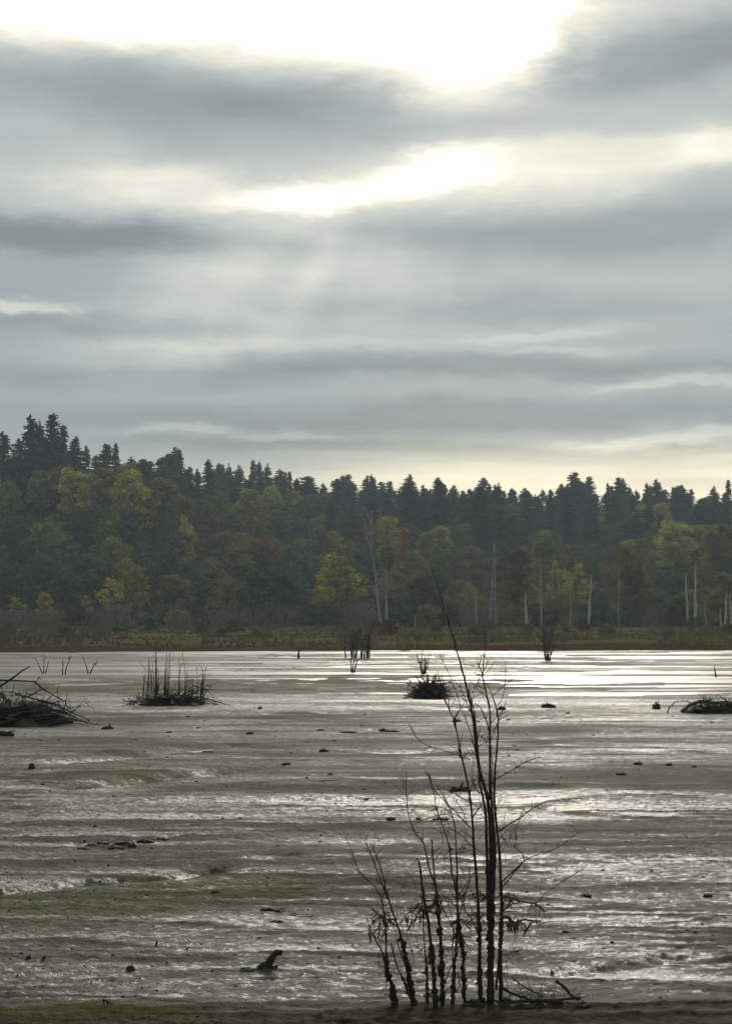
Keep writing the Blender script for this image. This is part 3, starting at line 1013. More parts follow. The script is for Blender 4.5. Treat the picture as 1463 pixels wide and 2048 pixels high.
# individual trees that stand out by colour
for (px, top, D, col, w, label, pr) in [
    (808, 1046, 450, ORG, 0.45, 'small bright orange autumn tree in the middle of the slope', TOP),
    (775, 1022, 466, OLV, 0.85, 'olive round-topped tree just left of the orange tree', TOP),
    (885, 1042, 480, LGT, 0.75, 'pale green round tree to the right of the orange tree', TOP),
    (372, 985, 480, (0.20, 0.12, 0.035), 0.8, 'orange-brown tree high on the slope above the mud stems', TOP),
    (365, 1030, 462, YEL, 0.7, 'yellow-green bush below the orange-brown tree', BRD),
    (415, 1000, 478, (0.14, 0.09, 0.03), 0.7, 'rusty olive tree right of the orange-brown tree', BRD),
    (500, 972, 520, OLV, 1.0, 'large olive tree rising below the skyline left of centre', BRD),
    (530, 1060, 462, (0.24, 0.13, 0.035), 0.75, 'rusty orange low tree on the slope left of centre', BRD),
    (145, 935, 478, OLV, 1.0, 'olive tree directly under the knoll firs', BRD),
    (255, 930, 476, OLV, 0.95, 'olive broad tree right of the knoll', BRD),
    (1350, 1040, 470, LGT, 1.2, 'soft pale green tree group leader on the right slope', BRD),
    (1440, 1042, 460, (0.17, 0.18, 0.07), 0.8, 'light green dome-shaped tree near the right edge', BRD),
    (90, 1040, 430, MIDG, 0.9, 'mid green rounded tree low on the left slope', BRD),
    (1100, 1055, 480, MIDG, 0.9, 'mid green tree among firs right of centre', BRD),
    # marsh edge
    (35, 1192, 362, OLV, 0.6, 'olive small tree at the marsh edge by the left border', SPR),
    (92, 1184, 360, YEL, 0.65, 'golden-green small tree at the marsh edge near the left border', BRD),
    (172, 1190, 360, YEL, 0.5, 'thin yellow tree at the marsh edge, left of a taller pair', SPR),
    (225, 1152, 362, YEL, 0.62, 'yellow-green tree at the marsh edge, left one of the taller pair', SPR),
    (270, 1130, 364, (0.17, 0.16, 0.045), 0.75, 'yellow-green taller tree at the marsh edge, right one of the pair', SPR),
    (350, 1142, 364, MIDG, 0.8, 'green rounded tree at the marsh edge behind the mud stems', BRD),
    (455, 1160, 362, MIDG, 0.7, 'mid green tree at the marsh edge beside the big dark tree', BRD),
    (520, 1105, 362, DKG, 1.25, 'big dark bushy tree at the marsh edge left of centre', BRD),
    (570, 1140, 366, DKG, 0.9, 'dark tree against the right side of the big bushy tree', BRD),
    (675, 1102, 362, YEL, 0.95, 'sparse yellow-green tree at the marsh edge, centre', SPR),
    (700, 1170, 358, MIDG, 0.9, 'low green tree below the sparse yellow-green tree', BRD),
    (640, 1190, 358, OLV, 0.8, 'low olive tree left of the twin pale trunks', BRD),
    (840, 1150, 360, (0.075, 0.042, 0.028), 0.7, 'reddish brown thin tree right of the twin pale trunks', SPR),
    (820, 1195, 356, DKG, 0.9, 'dark low tree right beside the twin pale trunks', BRD),
    (880, 1190, 357, DKG, 0.9, 'dark low tree behind the bent sapling tip', BRD),
    (937, 1163, 360, OLV, 0.5, 'small olive-topped tree left of the slim leaning snags', SPR),
    (1032, 1090, 362, (0.085, 0.085, 0.03), 0.85, 'ragged olive tree between the slim snags and the tufted pole', SPR),
    (1022, 1150, 360, MIDG, 0.75, 'dark green lower tree behind the tall broken stump pole', BRD),
    (1068, 1165, 359, OLV, 0.45, 'thin olive tree beside the tufted pole', SPR),
    (1110, 1118, 361, YEL, 0.42, 'narrow bright yellow tree right of the tufted pole', SPR),
    (1150, 1122, 362, OLV, 0.7, 'olive tree between the yellow tree and the leaning snag', SPR),
    (1130, 1190, 357, MIDG, 0.85, 'low green tree under the narrow yellow tree', BRD),
    (1200, 1185, 357, DKG, 0.95, 'dark low tree right of the leaning snag', BRD),
    (1256, 1082, 362, (0.18, 0.165, 0.045), 0.85, 'tall golden-topped tree at the marsh edge, right of centre', SPR),
    (1272, 1130, 360, BRN, 0.9, 'brownish twiggy tree just right of the golden-topped tree', SPR),
    (1310, 1190, 357, DKG, 0.9, 'dark low tree left of the tall pale snags', BRD),
    (1360, 1190, 358, DKG, 0.9, 'dark low tree behind the tall pale snags', BRD),
    (1420, 1180, 358, MIDG, 0.7, 'green tree between the snags near the right edge', BRD),
    (1470, 1190, 358, DKG, 0.9, 'dark low tree cut by the right edge', BRD),
]:
    pr2 = pr
    plant('broadleaf_tree', pr2, px, top, D, col, '', '', 'tree', None, w, label)

# finish labels of the repeated trees
for (word, zone, lm), lst in PENDING.items():
    lst.sort(key=lambda t: t[0])
    for i, (px, o) in enumerate(lst):
        base_ = f"{word} {zone}" + ('' if 'knoll' in lm and 'knoll' in zone else f" at the left end" if 'knoll' in lm else f" above {lm}")
        o['label'] = base_ if len(lst) == 1 else f"{base_}, {nth(i)}"

# bare shrubs and low bushes along the marsh edge
random.seed(21)
shr = {}
px = -60
while px < 1540:
    D = 343 + random.uniform(-6, 6)
    X = (px - 731.5) / F_PX * D
    g = land_h(X, D)
    lm = where(px)
    dense = px < 760
    if random.random() < (0.8 if dense else 0.35):
        o = thing('bare_shrub', (X, D, g), '', 'shrub', 'bare shrubs along the marsh edge')
        me_ = random.choice(BSH)
        k = random.uniform(0.5, 0.85)
        o.scale = (k, k, k)
        o.rotation_euler = (0, 0, random.uniform(0, 6.28))
        link('stems', me_, o)
        shr.setdefault(('grey leafless shrub at marsh edge', lm), []).append((px, o))
    else:
        o = thing('leafy_bush', (X, D + 4, g), '', 'bush', 'low leafy bushes along the marsh edge')
        tr, cr, h0 = random.choice(BUSHL)
        k = random.uniform(0.75, 1.15)
        o.scale = (k, k, k * 0.95)
        o.rotation_euler = (0, 0, random.uniform(0, 6.28))
        link('trunk', tr, o)
        c = link('crown', cr, o)
        c.color = (*random.choice([DKG, DKG, MIDG, (0.05, 0.05, 0.03)]), 1)
        shr.setdefault(('low leafy bush at marsh edge', lm), []).append((px, o))
    px += random.uniform(19, 32)
for (w_, lm), lst in shr.items():
    for i, (px, o) in enumerate(lst):
        o['label'] = f"{w_} below {lm}" if len(lst) == 1 else f"{w_} below {lm}, {nth(i)}"

# dark single shrubs out on the marsh
for (px, py, k, label) in [(12, 1278, 0.7, 'dark shrub standing on the marsh at the left border'), (68, 1272, 0.75, 'dark shrub on the marsh below the golden-green tree'),
                           (98, 1276, 0.8, 'dark shrub on the marsh, right of another dark shrub'), (203, 1276, 0.85, 'dark shrub on the marsh below the yellow trees'),
                           (415, 1279, 0.55, 'small dark shrub on the marsh left of centre, near the bank'), (705, 1275, 0.5, 'small dark shrub on the marsh behind the grey sapling clump'), (965, 1272, 0.6, 'dark shrub on the marsh below the slim leaning snags'),
                           (1205, 1274, 0.5, 'small dark shrub on the marsh right of the leaning snag'), (1330, 1277, 0.45, 'low dark shrub on the marsh below the tall pale snags'), (150, 1282, 0.5, 'low dark shrub near the bank at left'),
                           (360, 1272, 0.75, 'dark shrub on the marsh behind the clump of mud stems'), (535, 1270, 0.5, 'small dark shrub alone on the marsh left of centre')]:
    D = F_PX * 2.05 / (py - HORIZON)
    X = (px - 731.5) / F_PX * D
    o = thing('bare_shrub', (X, D, land_h(X, D)), label, 'shrub')
    o.scale = (k * 0.6, k * 0.6, k * 0.7)
    o.rotation_euler = (0, 0, random.uniform(0, 6))
    link('stems', BSH[2], o)


random.seed(23)
ms = sorted((random.uniform(-40, 1500), random.uniform(225, 325)) for k in range(26))
mcount = {}
for (px, D) in ms:
    X = (px - 731.5) / F_PX * D
    o = thing('leafy_bush', (X, D, land_h(X, D)), '', 'bush', 'small bushes out on the marsh')
    tr, cr, h0 = random.choice(BUSHL)
    k = random.uniform(0.16, 0.36)
    o.scale = (k * 1.3, k * 1.3, k)
    o.rotation_euler = (0, 0, random.uniform(0, 6.28))
    link('trunk', tr, o)
    c = link('crown', cr, o)
    c.color = (*random.choice([DKG, BRN, (0.10, 0.10, 0.05), (0.13, 0.08, 0.045)]), 1)
    mcount.setdefault(where(px), []).append(o)
for lm, lst in mcount.items():
    for i, o in enumerate(lst):
        o['label'] = f"small bush out on the marsh below {lm}" + ('' if len(lst) == 1 else f", {nth(i)}")


# ------------------------------------------------------------------ pale dead snags
def snag(px, top, base_py, D, w, label, lean=0, forks=0, tuft=None, mat='pale', bare=0):
    if D < 400:
        D -= 13
    X = (px - 731.5) / F_PX * D
    g = land_h(X, D)
    H = HC + (HORIZON - top) / F_PX * D - g
    o = thing('dead_snag', (X, D, g), label, 'snag', 'pale dead snags at the marsh edge')
    lx = lean / F_PX * D
    mb = MB()
    m_ = 7
    pts = [Vector((lx * (i / m_) + random.uniform(-.10, .10), random.uniform(-.1, .1), -0.3 + (H + 0.3) * i / m_)) for i in range(m_ + 1)]
    mb.tube(pts, [w * (1 - 0.62 * i / m_) for i in range(m_ + 1)], 6, 0.12)
    link('trunk', mb.mesh('snag_trunk', M[mat]), o)
    for k in range(forks):
        i = random.randint(3, m_ - 1)
        d = Vector((random.choice([-1, 1]) * random.uniform(.25, .6), random.uniform(-.5, .5), 1)).normalized()
        L = H * (random.uniform(0.12, 0.30) if bare else random.uniform(0.05, 0.13))
        b = MB()
        b.tube([pts[i], pts[i] + d * L * 0.5 + Vector((0, 0, .2)), pts[i] + d * L + Vector((0, 0, L * 0.25))], [w * 0.4, w * 0.25, w * 0.08], 4)
        for q in range(bare):
            p0 = pts[i] + d * L * random.uniform(.3, 1)
            dd = (d + rv() * 0.8).normalized()
            b.tube([p0, p0 + dd * L * 0.4], [w * 0.12, w * 0.04], 3)
        link('branch', b.mesh('snag_branch', M[mat]), o)
    if tuft:
        tr, cr, h0 = SPR[tuft[3]]
        c = link('crown', cr, o)
        c.scale = (tuft[0], tuft[0], tuft[1])
        c.location = (lx, 0, H - h0 * tuft[1] * 0.85)
        c.color = (*tuft[2], 1)
    return o


random.seed(31)
snag(762, 1115, 1258, 352, 0.30, 'left one of the twin pale trunks with forked bare limbs', -16, 5, bare=4, mat='greysnag')
snag(772, 1100, 1258, 353, 0.32, 'right one of the twin pale trunks with forked bare limbs', 0, 8, (0.55, 0.5, (0.12, 0.095, 0.07), 0), bare=4, mat='greysnag')
snag(893, 1192, 1252, 352, 0.12, 'thin grey snag behind the bent sapling tip', -6, 1, mat='greysnag')
snag(952, 1190, 1258, 350, 0.22, 'straight pale broken snag left of the slim leaning snags', -1)
snag(978, 1085, 1258, 351, 0.15, 'slim leaning snag, left of two crossing near the centre right', 10, 4, mat='greysnag')
snag(990, 1075, 1258, 352, 0.15, 'slim leaning snag, right of two crossing near the centre right', -2, 4, mat='greysnag')
snag(1053, 1186, 1256, 350, 0.34, 'stout pale broken-off snag left of the tufted pole', -4)
snag(1081, 1090, 1260, 349, 0.20, 'tall bare pole with a leafy tuft on top', -2, 3, (0.45, 0.30, (0.12, 0.115, 0.04), 0), mat='greysnag')
snag(1139, 1122, 1264, 346, 0.18, 'tall straight grey snag left of the leaning pale snag', 2, 3, (0.4, 0.25, (0.10, 0.10, 0.04), 1), mat='greysnag')
snag(1174, 1150, 1258, 350, 0.32, 'leaning pale snag with a kinked top', 8, 2)
snag(1236, 1135, 1255, 352, 0.14, 'thin grey snag in front of the golden-topped tree', 0, 2, mat='greysnag')
snag(1374, 1145, 1262, 347, 0.26, 'tall pale snag, left one of the tall pair near the right edge', -5)
snag(1388, 1105, 1266, 345, 0.32, 'tallest pale snag near the right edge with a leafy top', 1, 3, (0.4, 0.3, (0.08, 0.085, 0.035), 2))
snag(1408, 1190, 1257, 350, 0.14, 'thin grey snag right of the tallest pale snag', 0, 1, mat='greysnag')
snag(1440, 1218, 1256, 350, 0.24, 'short bright white broken snag near the right edge', -3)
snag(1446, 1165, 1260, 348, 0.28, 'pale snag leaning beside the short white snag', 6, 2, (0.3, 0.25, (0.07, 0.075, 0.035), 2))
snag(1459, 1190, 1256, 350, 0.22, 'grey snag cut by the right edge', -2, 1)
snag(1065, 1062, 1100, 470, 0.15, 'grey bare snag standing up among the slope trees right of centre', 3, 2, mat='greysnag')
snag(740, 1020, 1100, 462, 0.22, 'white dead treetop branches on the slope above the twin trunks', 3, 9, bare=5)
for (px, top, base, w, label) in [(794, 1250, 1262, 0.18, 'short pale stub post right of the twin pale trunks'), (829, 1233, 1258, 0.17, 'thin pale stub post left of the white pair'),
                                  (836, 1249, 1259, 0.17, 'white stub post, left of the close pair'), (841, 1249, 1259, 0.17, 'white stub post, right of the close pair'),
                                  (1115, 1251, 1264, 0.15, 'short white stub post below the narrow yellow tree'), (1213, 1247, 1256, 0.2, 'short white stub below the dark tree left of the golden top')]:
    D = 340
    X = (px - 731.5) / F_PX * D
    g = land_h(X, D)
    H = max(0.9, HC + (HORIZON - top) / F_PX * D - g)
    mb = MB()
    mb.tube([(0, 0, -.2), (0.03, 0, H * .6), (0.06, 0, H)], [w, w * 0.85, w * 0.5], 6, 0.15)
    tag(link('stub_post', mb.mesh('stub_post', M['pale']), None, (X, D, g)), label, 'post', 'pale stub posts on the marsh')


# ------------------------------------------------------------------ plants and debris on the mud
def wander(p, d, L, m_=5, bend=0.18, up=0.0):
    pts = [Vector(p)]
    for i in range(m_):
        d = (d + rv() * bend + Vector((0, 0, up))).normalized()
        pts.append(pts[-1] + d * (L / m_))
    return pts


def spurs(mb, pts, rad, count, L, lo=0.25):
    m_ = len(pts) - 1
    for k in range(count):
        f = random.uniform(lo, 0.98) * m_
        i = min(int(f), m_ - 1)
        p = pts[i].lerp(pts[i + 1], f - i)
        d = (pts[i + 1] - pts[i]).normalized()
        dd = (d * 0.9 + rv() * 0.9)
        dd.y *= 0.6
        dd.normalize()
        l = L * random.uniform(0.35, 1.0)
        q = wander(p, dd, l, 3, 0.2, 0.05)
        r = rad * random.uniform(0.38, 0.6)
        mb.tube(q, [r, r * .85, r * .7, r * .5], 3)


def brush_heap(name, px, py, w_px, h_px, label, cat, n_br=46, mat='wetbark', extra=None, seed=0, coren=1.0, thick=0.02):
    random.seed(700 + seed)
    p = gp(px, py, 0)
    p.z = gh(p.x, p.y) if p.y < 160 else 0
    s = p.y / F_PX
    w, h = w_px * s, h_px * s
    o = thing(name, p, label, cat)
    core = MB()
    core.blob((0, 0, h * 0.06), 1.0, 34, 16, 0.55, (w * 0.36 * coren, w * 0.26, h * 0.36), seed, 3.4)
    link('debris_core', core.mesh('debris_core', M['clod']), o)
    for k in range(n_br):
        a = random.uniform(0, 6.283)
        rr = random.random() ** 0.6 * 0.40
        x = math.cos(a) * rr * w
        z = h * 0.66 * (1 - (rr / 0.46) ** 2) * random.uniform(0.1, 1.0)
        d = Vector((math.copysign(1, x) * random.uniform(-0.1, 1.0), random.uniform(-.5, .5), random.uniform(-0.25, 0.45))).normalized()
        L = w * random.uniform(0.16, 0.38)
        pts = wander((x, math.sin(a) * rr * w * 0.6, z), d, L, 5, 0.3, -0.05)
        for q in pts:
            q.z = max(q.z, 0.0)
        r = thick * random.uniform(0.4, 1.3)
        b = MB()
        b.tube(pts, [r * (1 - .13 * i) for i in range(6)], 4)
        spurs(b, pts, r, 3, L * 0.35, 0.1)
        link('branch', b.mesh('heap_branch', M[random.choice([mat, mat, 'bark', 'crust'])]), o)
    tw = MB()
    for k in range(420):
        a = random.uniform(0, 6.283)
        rr = random.random() ** 0.5 * 0.48
        x = math.cos(a) * rr * w
        z = h * 0.62 * (1 - (rr / 0.5) ** 2) * random.uniform(0.3, 1.15)
        d = Vector((random.uniform(-1, 1), random.uniform(-1, 1), random.uniform(-.4, .9))).normalized()
        pts = wander((x, math.sin(a) * rr * w * 0.6, max(z, 0)), d, w * random.uniform(0.06, 0.16), 3, 0.35)
        r = thick * random.uniform(0.28, 0.55)
        tw.tube(pts, [r, r, r * .8, r * .5], 3)
    t_ = link('fine_twigs', tw.mesh('fine_twigs', M[mat]), o)
    t_['kind'] = 'stuff'
    return o, s


def pix_branch(o, s, pxs, base, r0, r1, mat='wetbark', name='branch', dy=0.0, sp=0, L=0.2):
    """branch traced from pixel offsets (x right, y up) relative to the thing's base"""
    pts = []
    for i, (x, y) in enumerate(pxs):
        pts.append(Vector((x * s, dy * i / max(1, len(pxs) - 1), y * s)))
    b = MB()
    m_ = len(pts)
    rads = [r0 + (r1 - r0) * i / (m_ - 1) for i in range(m_)]
    b.tube(pts, rads, 5, 0.1)
    if sp:
        spurs(b, pts, r0 * 0.8, sp, L, 0.2)
    return link(name, b.mesh(name, M[mat]), o)


# big heap at the left edge
o, s = brush_heap('brush_heap', 10, 1449, 300, 92, 'large dark heap of mud-caked branches at the left edge of the mudflat', 'brush heap', 60, seed=1, thick=0.022)
pix_branch(o, s, [(-60, 60), (-10, 75), (15, 92), (30, 105), (45, 113)], None, 0.045, 0.018, dy=0.2)
pix_branch(o, s, [(-60, 85), (-10, 87), (30, 86), (62, 84), (68, 95)], None, 0.035, 0.012, sp=2)
pix_branch(o, s, [(58, 84), (75, 70), (95, 58), (120, 45), (125, 30)], None, 0.022, 0.010, sp=4)
pix_branch(o, s, [(20, 60), (60, 50), (100, 40), (135, 22), (160, 12), (172, 4)], None, 0.026, 0.008, sp=5)
pix_branch(o, s, [(40, 40), (90, 32), (130, 20), (168, 2)], None, 0.024, 0.008, dy=-.3, sp=5)
pix_branch(o, s, [(60, 30), (105, 22), (150, 8), (190, 0)], None, 0.02, 0.008, dy=-.4, sp=4)
pix_branch(o, s, [(-20, 70), (0, 55), (18, 30), (22, 10)], None, 0.03, 0.02, dy=-.4)
lf = MB()
lf.quad(Vector((11 * s, -0.5, 38 * s)), Vector((0.045, 0.01, 0.02)), Vector((-0.02, 0.01, 0.05)))
link('yellow_leaf', lf.mesh('yellow_leaf', M['greenleaf']), o)

# low log at left edge
p = gp(0, 1475)
s = p.y / F_PX
o = thing('drift_log', (p.x, p.y, gh(p.x, p.y)), 'short dark log lying in the mud below the big branch heap', 'log')
mb = MB().tube([(-0.8, 0, 0.05), (-0.2, 0, 0.09), (0.1, 0.02, 0.08), (0.36, 0.03, 0.05)], [0.06, 0.07, 0.075, 0.05], 9, 0.12)
link('trunk', mb.mesh('log_body', M['clod'], True), o)
mb = MB().tube([(0.2, 0, 0.1), (0.28, -.02, 0.14), (0.41, -.02, 0.15)], [0.03, 0.02, 0.01], 5)
link('branch_stub', mb.mesh('log_stub', M['clod']), o)

# clump of upright stems
o, s = brush_heap('sapling_clump', 345, 1409, 190, 46, 'clump of many dark upright stems growing from a low brush mound, left', 'sapling clump', 34, seed=2, thick=0.018, coren=0.7)
random.seed(44)
for k in range(36):
    x = random.uniform(-66, 64)
    hgt_ = (random.uniform(62, 112) if x < 25 else random.uniform(45, 85)) * s
    if k == 0:
        x, hgt_ = -36, 118 * s
    b = MB()
    pts = wander((x * s, random.uniform(-.4, .4), 0), Vector((random.uniform(-.06, .10), random.uniform(-.1, .1), 1)).normalized(), hgt_, 6, 0.07, 0.03)
    r = 0.045 if k == 0 else random.uniform(0.014, 0.026)
    b.tube(pts, [r * (1 - .12 * i) for i in range(7)], 4, 0.1)
    spurs(b, pts, r * 0.7, 3, 0.34, 0.3)
    link('stem', b.mesh('clump_stem', M['wetbark']), o)
pix_branch(o, s, [(45, 18), (75, 12), (95, 5), (118, 0)], None, 0.022, 0.008, sp=3)
pix_branch(o, s, [(40, 40), (66, 32), (80, 20), (85, 4)], None, 0.018, 0.008, sp=3)

# round heap in the middle
o, s = brush_heap('brush_heap', 860, 1395, 95, 62, 'round heap of tangled twigs in the mud behind the main sapling', 'brush heap', 80, seed=3, thick=0.021, coren=0.8)
for k in range(14):
    x = random.uniform(-38, 38)
    pix_branch(o, s, [(x * .4, 14), (x * .8, 34 + random.uniform(-8, 14)), (x * 1.15, 30 + random.uniform(-14, 18)), (x * 1.3, 12 + random.uniform(-6, 14))], None, 0.018, 0.008, dy=-.3)

# mossy heap at the right edge
o, s = brush_heap('brush_heap', 1432, 1425, 130, 40, 'low mossy branch heap with arching limbs at the right edge', 'brush heap', 34, 'moss', seed=4, coren=1.1, thick=0.02)
pix_branch(o, s, [(-99, -2), (-94, 12), (-82, 23), (-66, 25), (-50, 22)], None, 0.022, 0.014, 'moss')
pix_branch(o, s, [(-70, 2), (-55, 16), (-35, 24), (-10, 22), (20, 20), (50, 14)], None, 0.06, 0.05, 'moss', dy=-.3)
pix_branch(o, s, [(-40, 8), (-28, 26), (-12, 28)], None, 0.03, 0.015, 'moss', dy=-.2, sp=2)
pix_branch(o, s, [(30, 14), (20, 26), (10, 33), (4, 36)], None, 0.018, 0.01, 'moss', dy=.2, sp=2)
pix_branch(o, s, [(-25, 16), (-10, 28), (-14, 33)], None, 0.016, 0.01, 'moss', sp=1)


def twig_plant(name, px, py, hpx, n_st, spread, label, cat, r=0.014, sub=4, lean=0.35, fuzz=0, seed=0, mat='wetbark', widthpx=4):
    random.seed(800 + seed)
    p = gp(px, py)
    z = max(gh(p.x, p.y), -0.02)
    s = p.y / F_PX
    o = thing(name, (p.x, p.y, z), label, cat)
    for k in range(n_st):
        f = ((k + 0.5) / n_st * 2 - 1) if n_st < 12 else random.uniform(-1, 1)
        d = Vector((f * lean + random.uniform(-.08, .08), random.uniform(-.15, .15), 1)).normalized()
        L = hpx * s * random.uniform(0.45 if n_st > 12 else 0.7, 1.05)
        b = MB()
        pts = wander((f * widthpx * s, random.uniform(-.1, .1), -0.05), d, L, 5, 0.12, 0.0)
        b.tube(pts, [r * (1 - .14 * i) for i in range(6)], 4, 0.1)
        spurs(b, pts, r, sub, L * spread, 0.3)
        link('stem', b.mesh(name + '_stem', M[mat]), o)
    if fuzz:
        b = MB()
        for k in range(fuzz):
            f = random.uniform(-1, 1)
            p0 = (f * widthpx * s * 1.2, random.uniform(-.2, .2), hpx * s * random.uniform(0.3, 0.75))
            b.tube(wander(p0, Vector((f * .4, random.uniform(-.4, .4), 1)).normalized(), hpx * s * random.uniform(0.2, 0.45), 3, 0.22), [.016, .013, .010, .007], 3)
        q = link('fine_twigs', b.mesh('fine_twigs', M['greytwig']), o)
        q['kind'] = 'stuff'
    return o


twig_plant('twig_sapling', 88, 1345, 36, 3, 0.3, 'forked bare twig in the mud, leftmost of three in a row', 'twig', 0.036, 2, 0.5, seed=1)
twig_plant('twig_sapling', 128, 1347, 38, 2, 0.3, 'two-stemmed bare twig in the mud, middle of three in a row', 'twig', 0.045, 2, 0.25, seed=2)
twig_plant('twig_sapling', 179, 1345, 36, 2, 0.4, 'Y-shaped bare twig in the mud, right of three in a row', 'twig', 0.045, 3, 0.55, seed=3)
twig_plant('sapling_clump', 713, 1315, 62, 16, 0.3, 'clump of grey bare saplings standing on the far mud, centre', 'sapling clump', 0.065, 5, 0.10, 240, 4, 'bark', 30)
twig_plant('twig_sapling', 705, 1343, 38, 3, 0.3, 'small bare sapling in front of the grey sapling clump', 'twig', 0.05, 3, 0.3, seed=5)
twig_plant('twig_sapling', 846, 1346, 46, 8, 0.25, 'fan-shaped bare sapling standing behind the round twig heap', 'sapling', 0.036, 5, 0.38, seed=6)
twig_plant('bare_bush', 1095, 1320, 70, 8, 0.3, 'slim dark bush standing alone on the bright water, right of centre', 'bush', 0.045, 6, 0.14, 110, 7, 'bark', 5)
twig_plant('mooring_stake', 597, 1315, 20, 1, 0.05, 'short dark stake standing in the far shallow water', 'stake', 0.12, 1, 0.0, seed=8)
twig_plant('mooring_stake', 1431, 1352, 26, 1, 0.05, 'thin dark stake in the bright water near the right edge', 'stake', 0.05, 1, 0.0, seed=9)
twig_plant('twig_sapling', 505, 1382, 12, 2, 0.3, 'tiny twig sticking up right of the clump of stems', 'twig', 0.014, 1, 0.5, seed=10)


# clods, stumps and stubs
def clod(px, py, wpx, hpx, label, name='mud_clod', cat='clod', seed=0, spike=0, group=None):
    random.seed(900 + seed)
    p = gp(px, py, 0.08)
    s = p.y / F_PX
    z = max(gh(p.x, p.y), 0.0)
    o = thing(name, (p.x, p.y, z), label, cat, group)
    mb = MB()
    mb.blob((0, 0, 0.0), 1.0, 18, 11, 0.75, (wpx * s * 0.5, wpx * s * 0.4, hpx * s * 0.50), seed, 3.0)
    for k in range(3):
        mb.blob((random.uniform(-.5, .5) * wpx * s, random.uniform(-.3, .3) * wpx * s, 0), 1.0, 9, 6, 0.5, (wpx * s * .22, wpx * s * .2, hpx * s * .4), seed + k + 5, 2.0)
    link('mud_lump', mb.mesh('mud_lump', M['clod'], True), o)
    for k in range(spike):
        b = MB()
        d = Vector((random.uniform(-.6, .6), random.uniform(-.3, .3), 1)).normalized()
        b.tube(wander((random.uniform(-.25, .25) * wpx * s, 0, hpx * s * .2), d, hpx * s * random.uniform(.7, 1.1), 3, .2), [wpx * s * .09, wpx * s * .07, wpx * s * .05, wpx * s * .02], 5, .15)
        link('root', b.mesh('clod_root', M['crust']), o)
    return o


for i, (px, py, w, h, sp, label) in enumerate([
    (1095, 1409, 24, 10, 1, 'small dark mound in pale mud, left of the pointed stub, far right'),
    (1312, 1411, 12, 16, 2, 'pointed dark stub in pale mud left of the mossy heap'),
    (1001, 1413, 14, 8, 1, 'little dark clod just right of the main sapling tops'),
    (913, 1440, 14, 10, 2, 'dark spiky clod right below the round twig heap'),
    (918, 1577, 34, 18, 1, 'blocky dark clod left beside the main sapling stems'),
    (882, 1628, 30, 6, 0, 'flat dark clod left of the main sapling, under the blocky clod'),
    (782, 1628, 14, 7, 0, 'small flat clod well left of the main sapling trunk'),
    (835, 1628, 10, 6, 0, 'tiny clod between two flat clods left of the sapling'),
    (215, 1453, 18, 10, 2, 'dark spiky clod at the foot of the big branch heap'),
    (765, 1457, 12, 10, 0, 'round dark clod at the left end of a low clod row'),
    (785, 1459, 30, 7, 0, 'long low dark clod in the middle of the mudflat'),
    (695, 1460, 30, 5, 0, 'flat streak of dark clod left of the low clod row'),
    (648, 1495, 18, 6, 1, 'small dark clod with a wet streak beside it, centre'),
    (573, 1522, 16, 6, 0, 'small flat dark clod left of centre'),
    (1276, 1525, 16, 9, 0, 'dark lump on the right, left one of a pair'),
    (1337, 1528, 13, 9, 1, 'dark lump on the right, right one of a pair'),
    (1240, 1545, 16, 6, 0, 'dark lump in the brown streak on the right'),
    (1387, 1533, 8, 6, 0, 'tiny dark lump right of the pair of lumps'),
    (63, 1528, 12, 14, 1, 'small pointed stub in the mud at far left'),
    (432, 1778, 18, 9, 0, 'rounded dark stone on the olive algae strip'),
    (545, 1808, 46, 8, 0, 'long low dark clod below the algae strip'),
    (552, 1836, 20, 5, 0, 'flat dark clod under the long low clod'),
    (620, 1826, 28, 7, 0, 'flat dark clod right of the long low clod'),
    (640, 1455, 12, 5, 0, 'tiny clod in the upper middle of the mud'),
    (520, 1415, 8, 8, 0, 'tiny dark clod right of the stem clump'),
    (260, 1933, 14, 16, 1, 'small pointed dark stub near the lower left'),
    (57, 1912, 8, 14, 1, 'thin pointed stub at the lower left edge'),
    (88, 1913, 6, 8, 1, 'tiny stub right of the thin pointed stub'),
    (313, 1878, 4, 12, 1, 'thin upright stub in pale mud at lower left'),
    (1415, 1778, 16, 8, 0, 'small dark clod at the right edge'),
    (1170, 1777, 18, 6, 0, 'small flat clod right of the sapling twigs'),
    (1130, 1860, 14, 6, 0, 'small clod right of the dry hanging leaves'),
    (415, 1498, 20, 5, 0, 'small dark ridge clod left of centre'),
    (500, 1462, 14, 6, 0, 'dark clod by a thin wet streak, left of centre'),
    (340, 1460, 10, 6, 0, 'dark clod below the stem clump'),
]):
    clod(px, py, w, h, label, seed=i, spike=sp, name='mud_clod' if 'stub' not in label else 'root_stub', cat='clod' if 'stub' not in label else 'stub')
# crumbly cluster on the left
for i, (px, py, w, h) in enumerate([(165, 1686, 22, 5), (190, 1680, 26, 7), (205, 1676, 30, 8), (232, 1684, 26, 7), (250, 1676, 34, 9), (262, 1680, 22, 8), (292, 1671, 26, 6), (320, 1668, 26, 5)]):
    clod(px, py, w, h, f'dark crumbled clod, {ORD[i]} of eight in the row above the rill at left' if i else 'dark crumbled clod, leftmost of eight in the row above the rill', seed=60 + i, group='crumbled clods in a row')

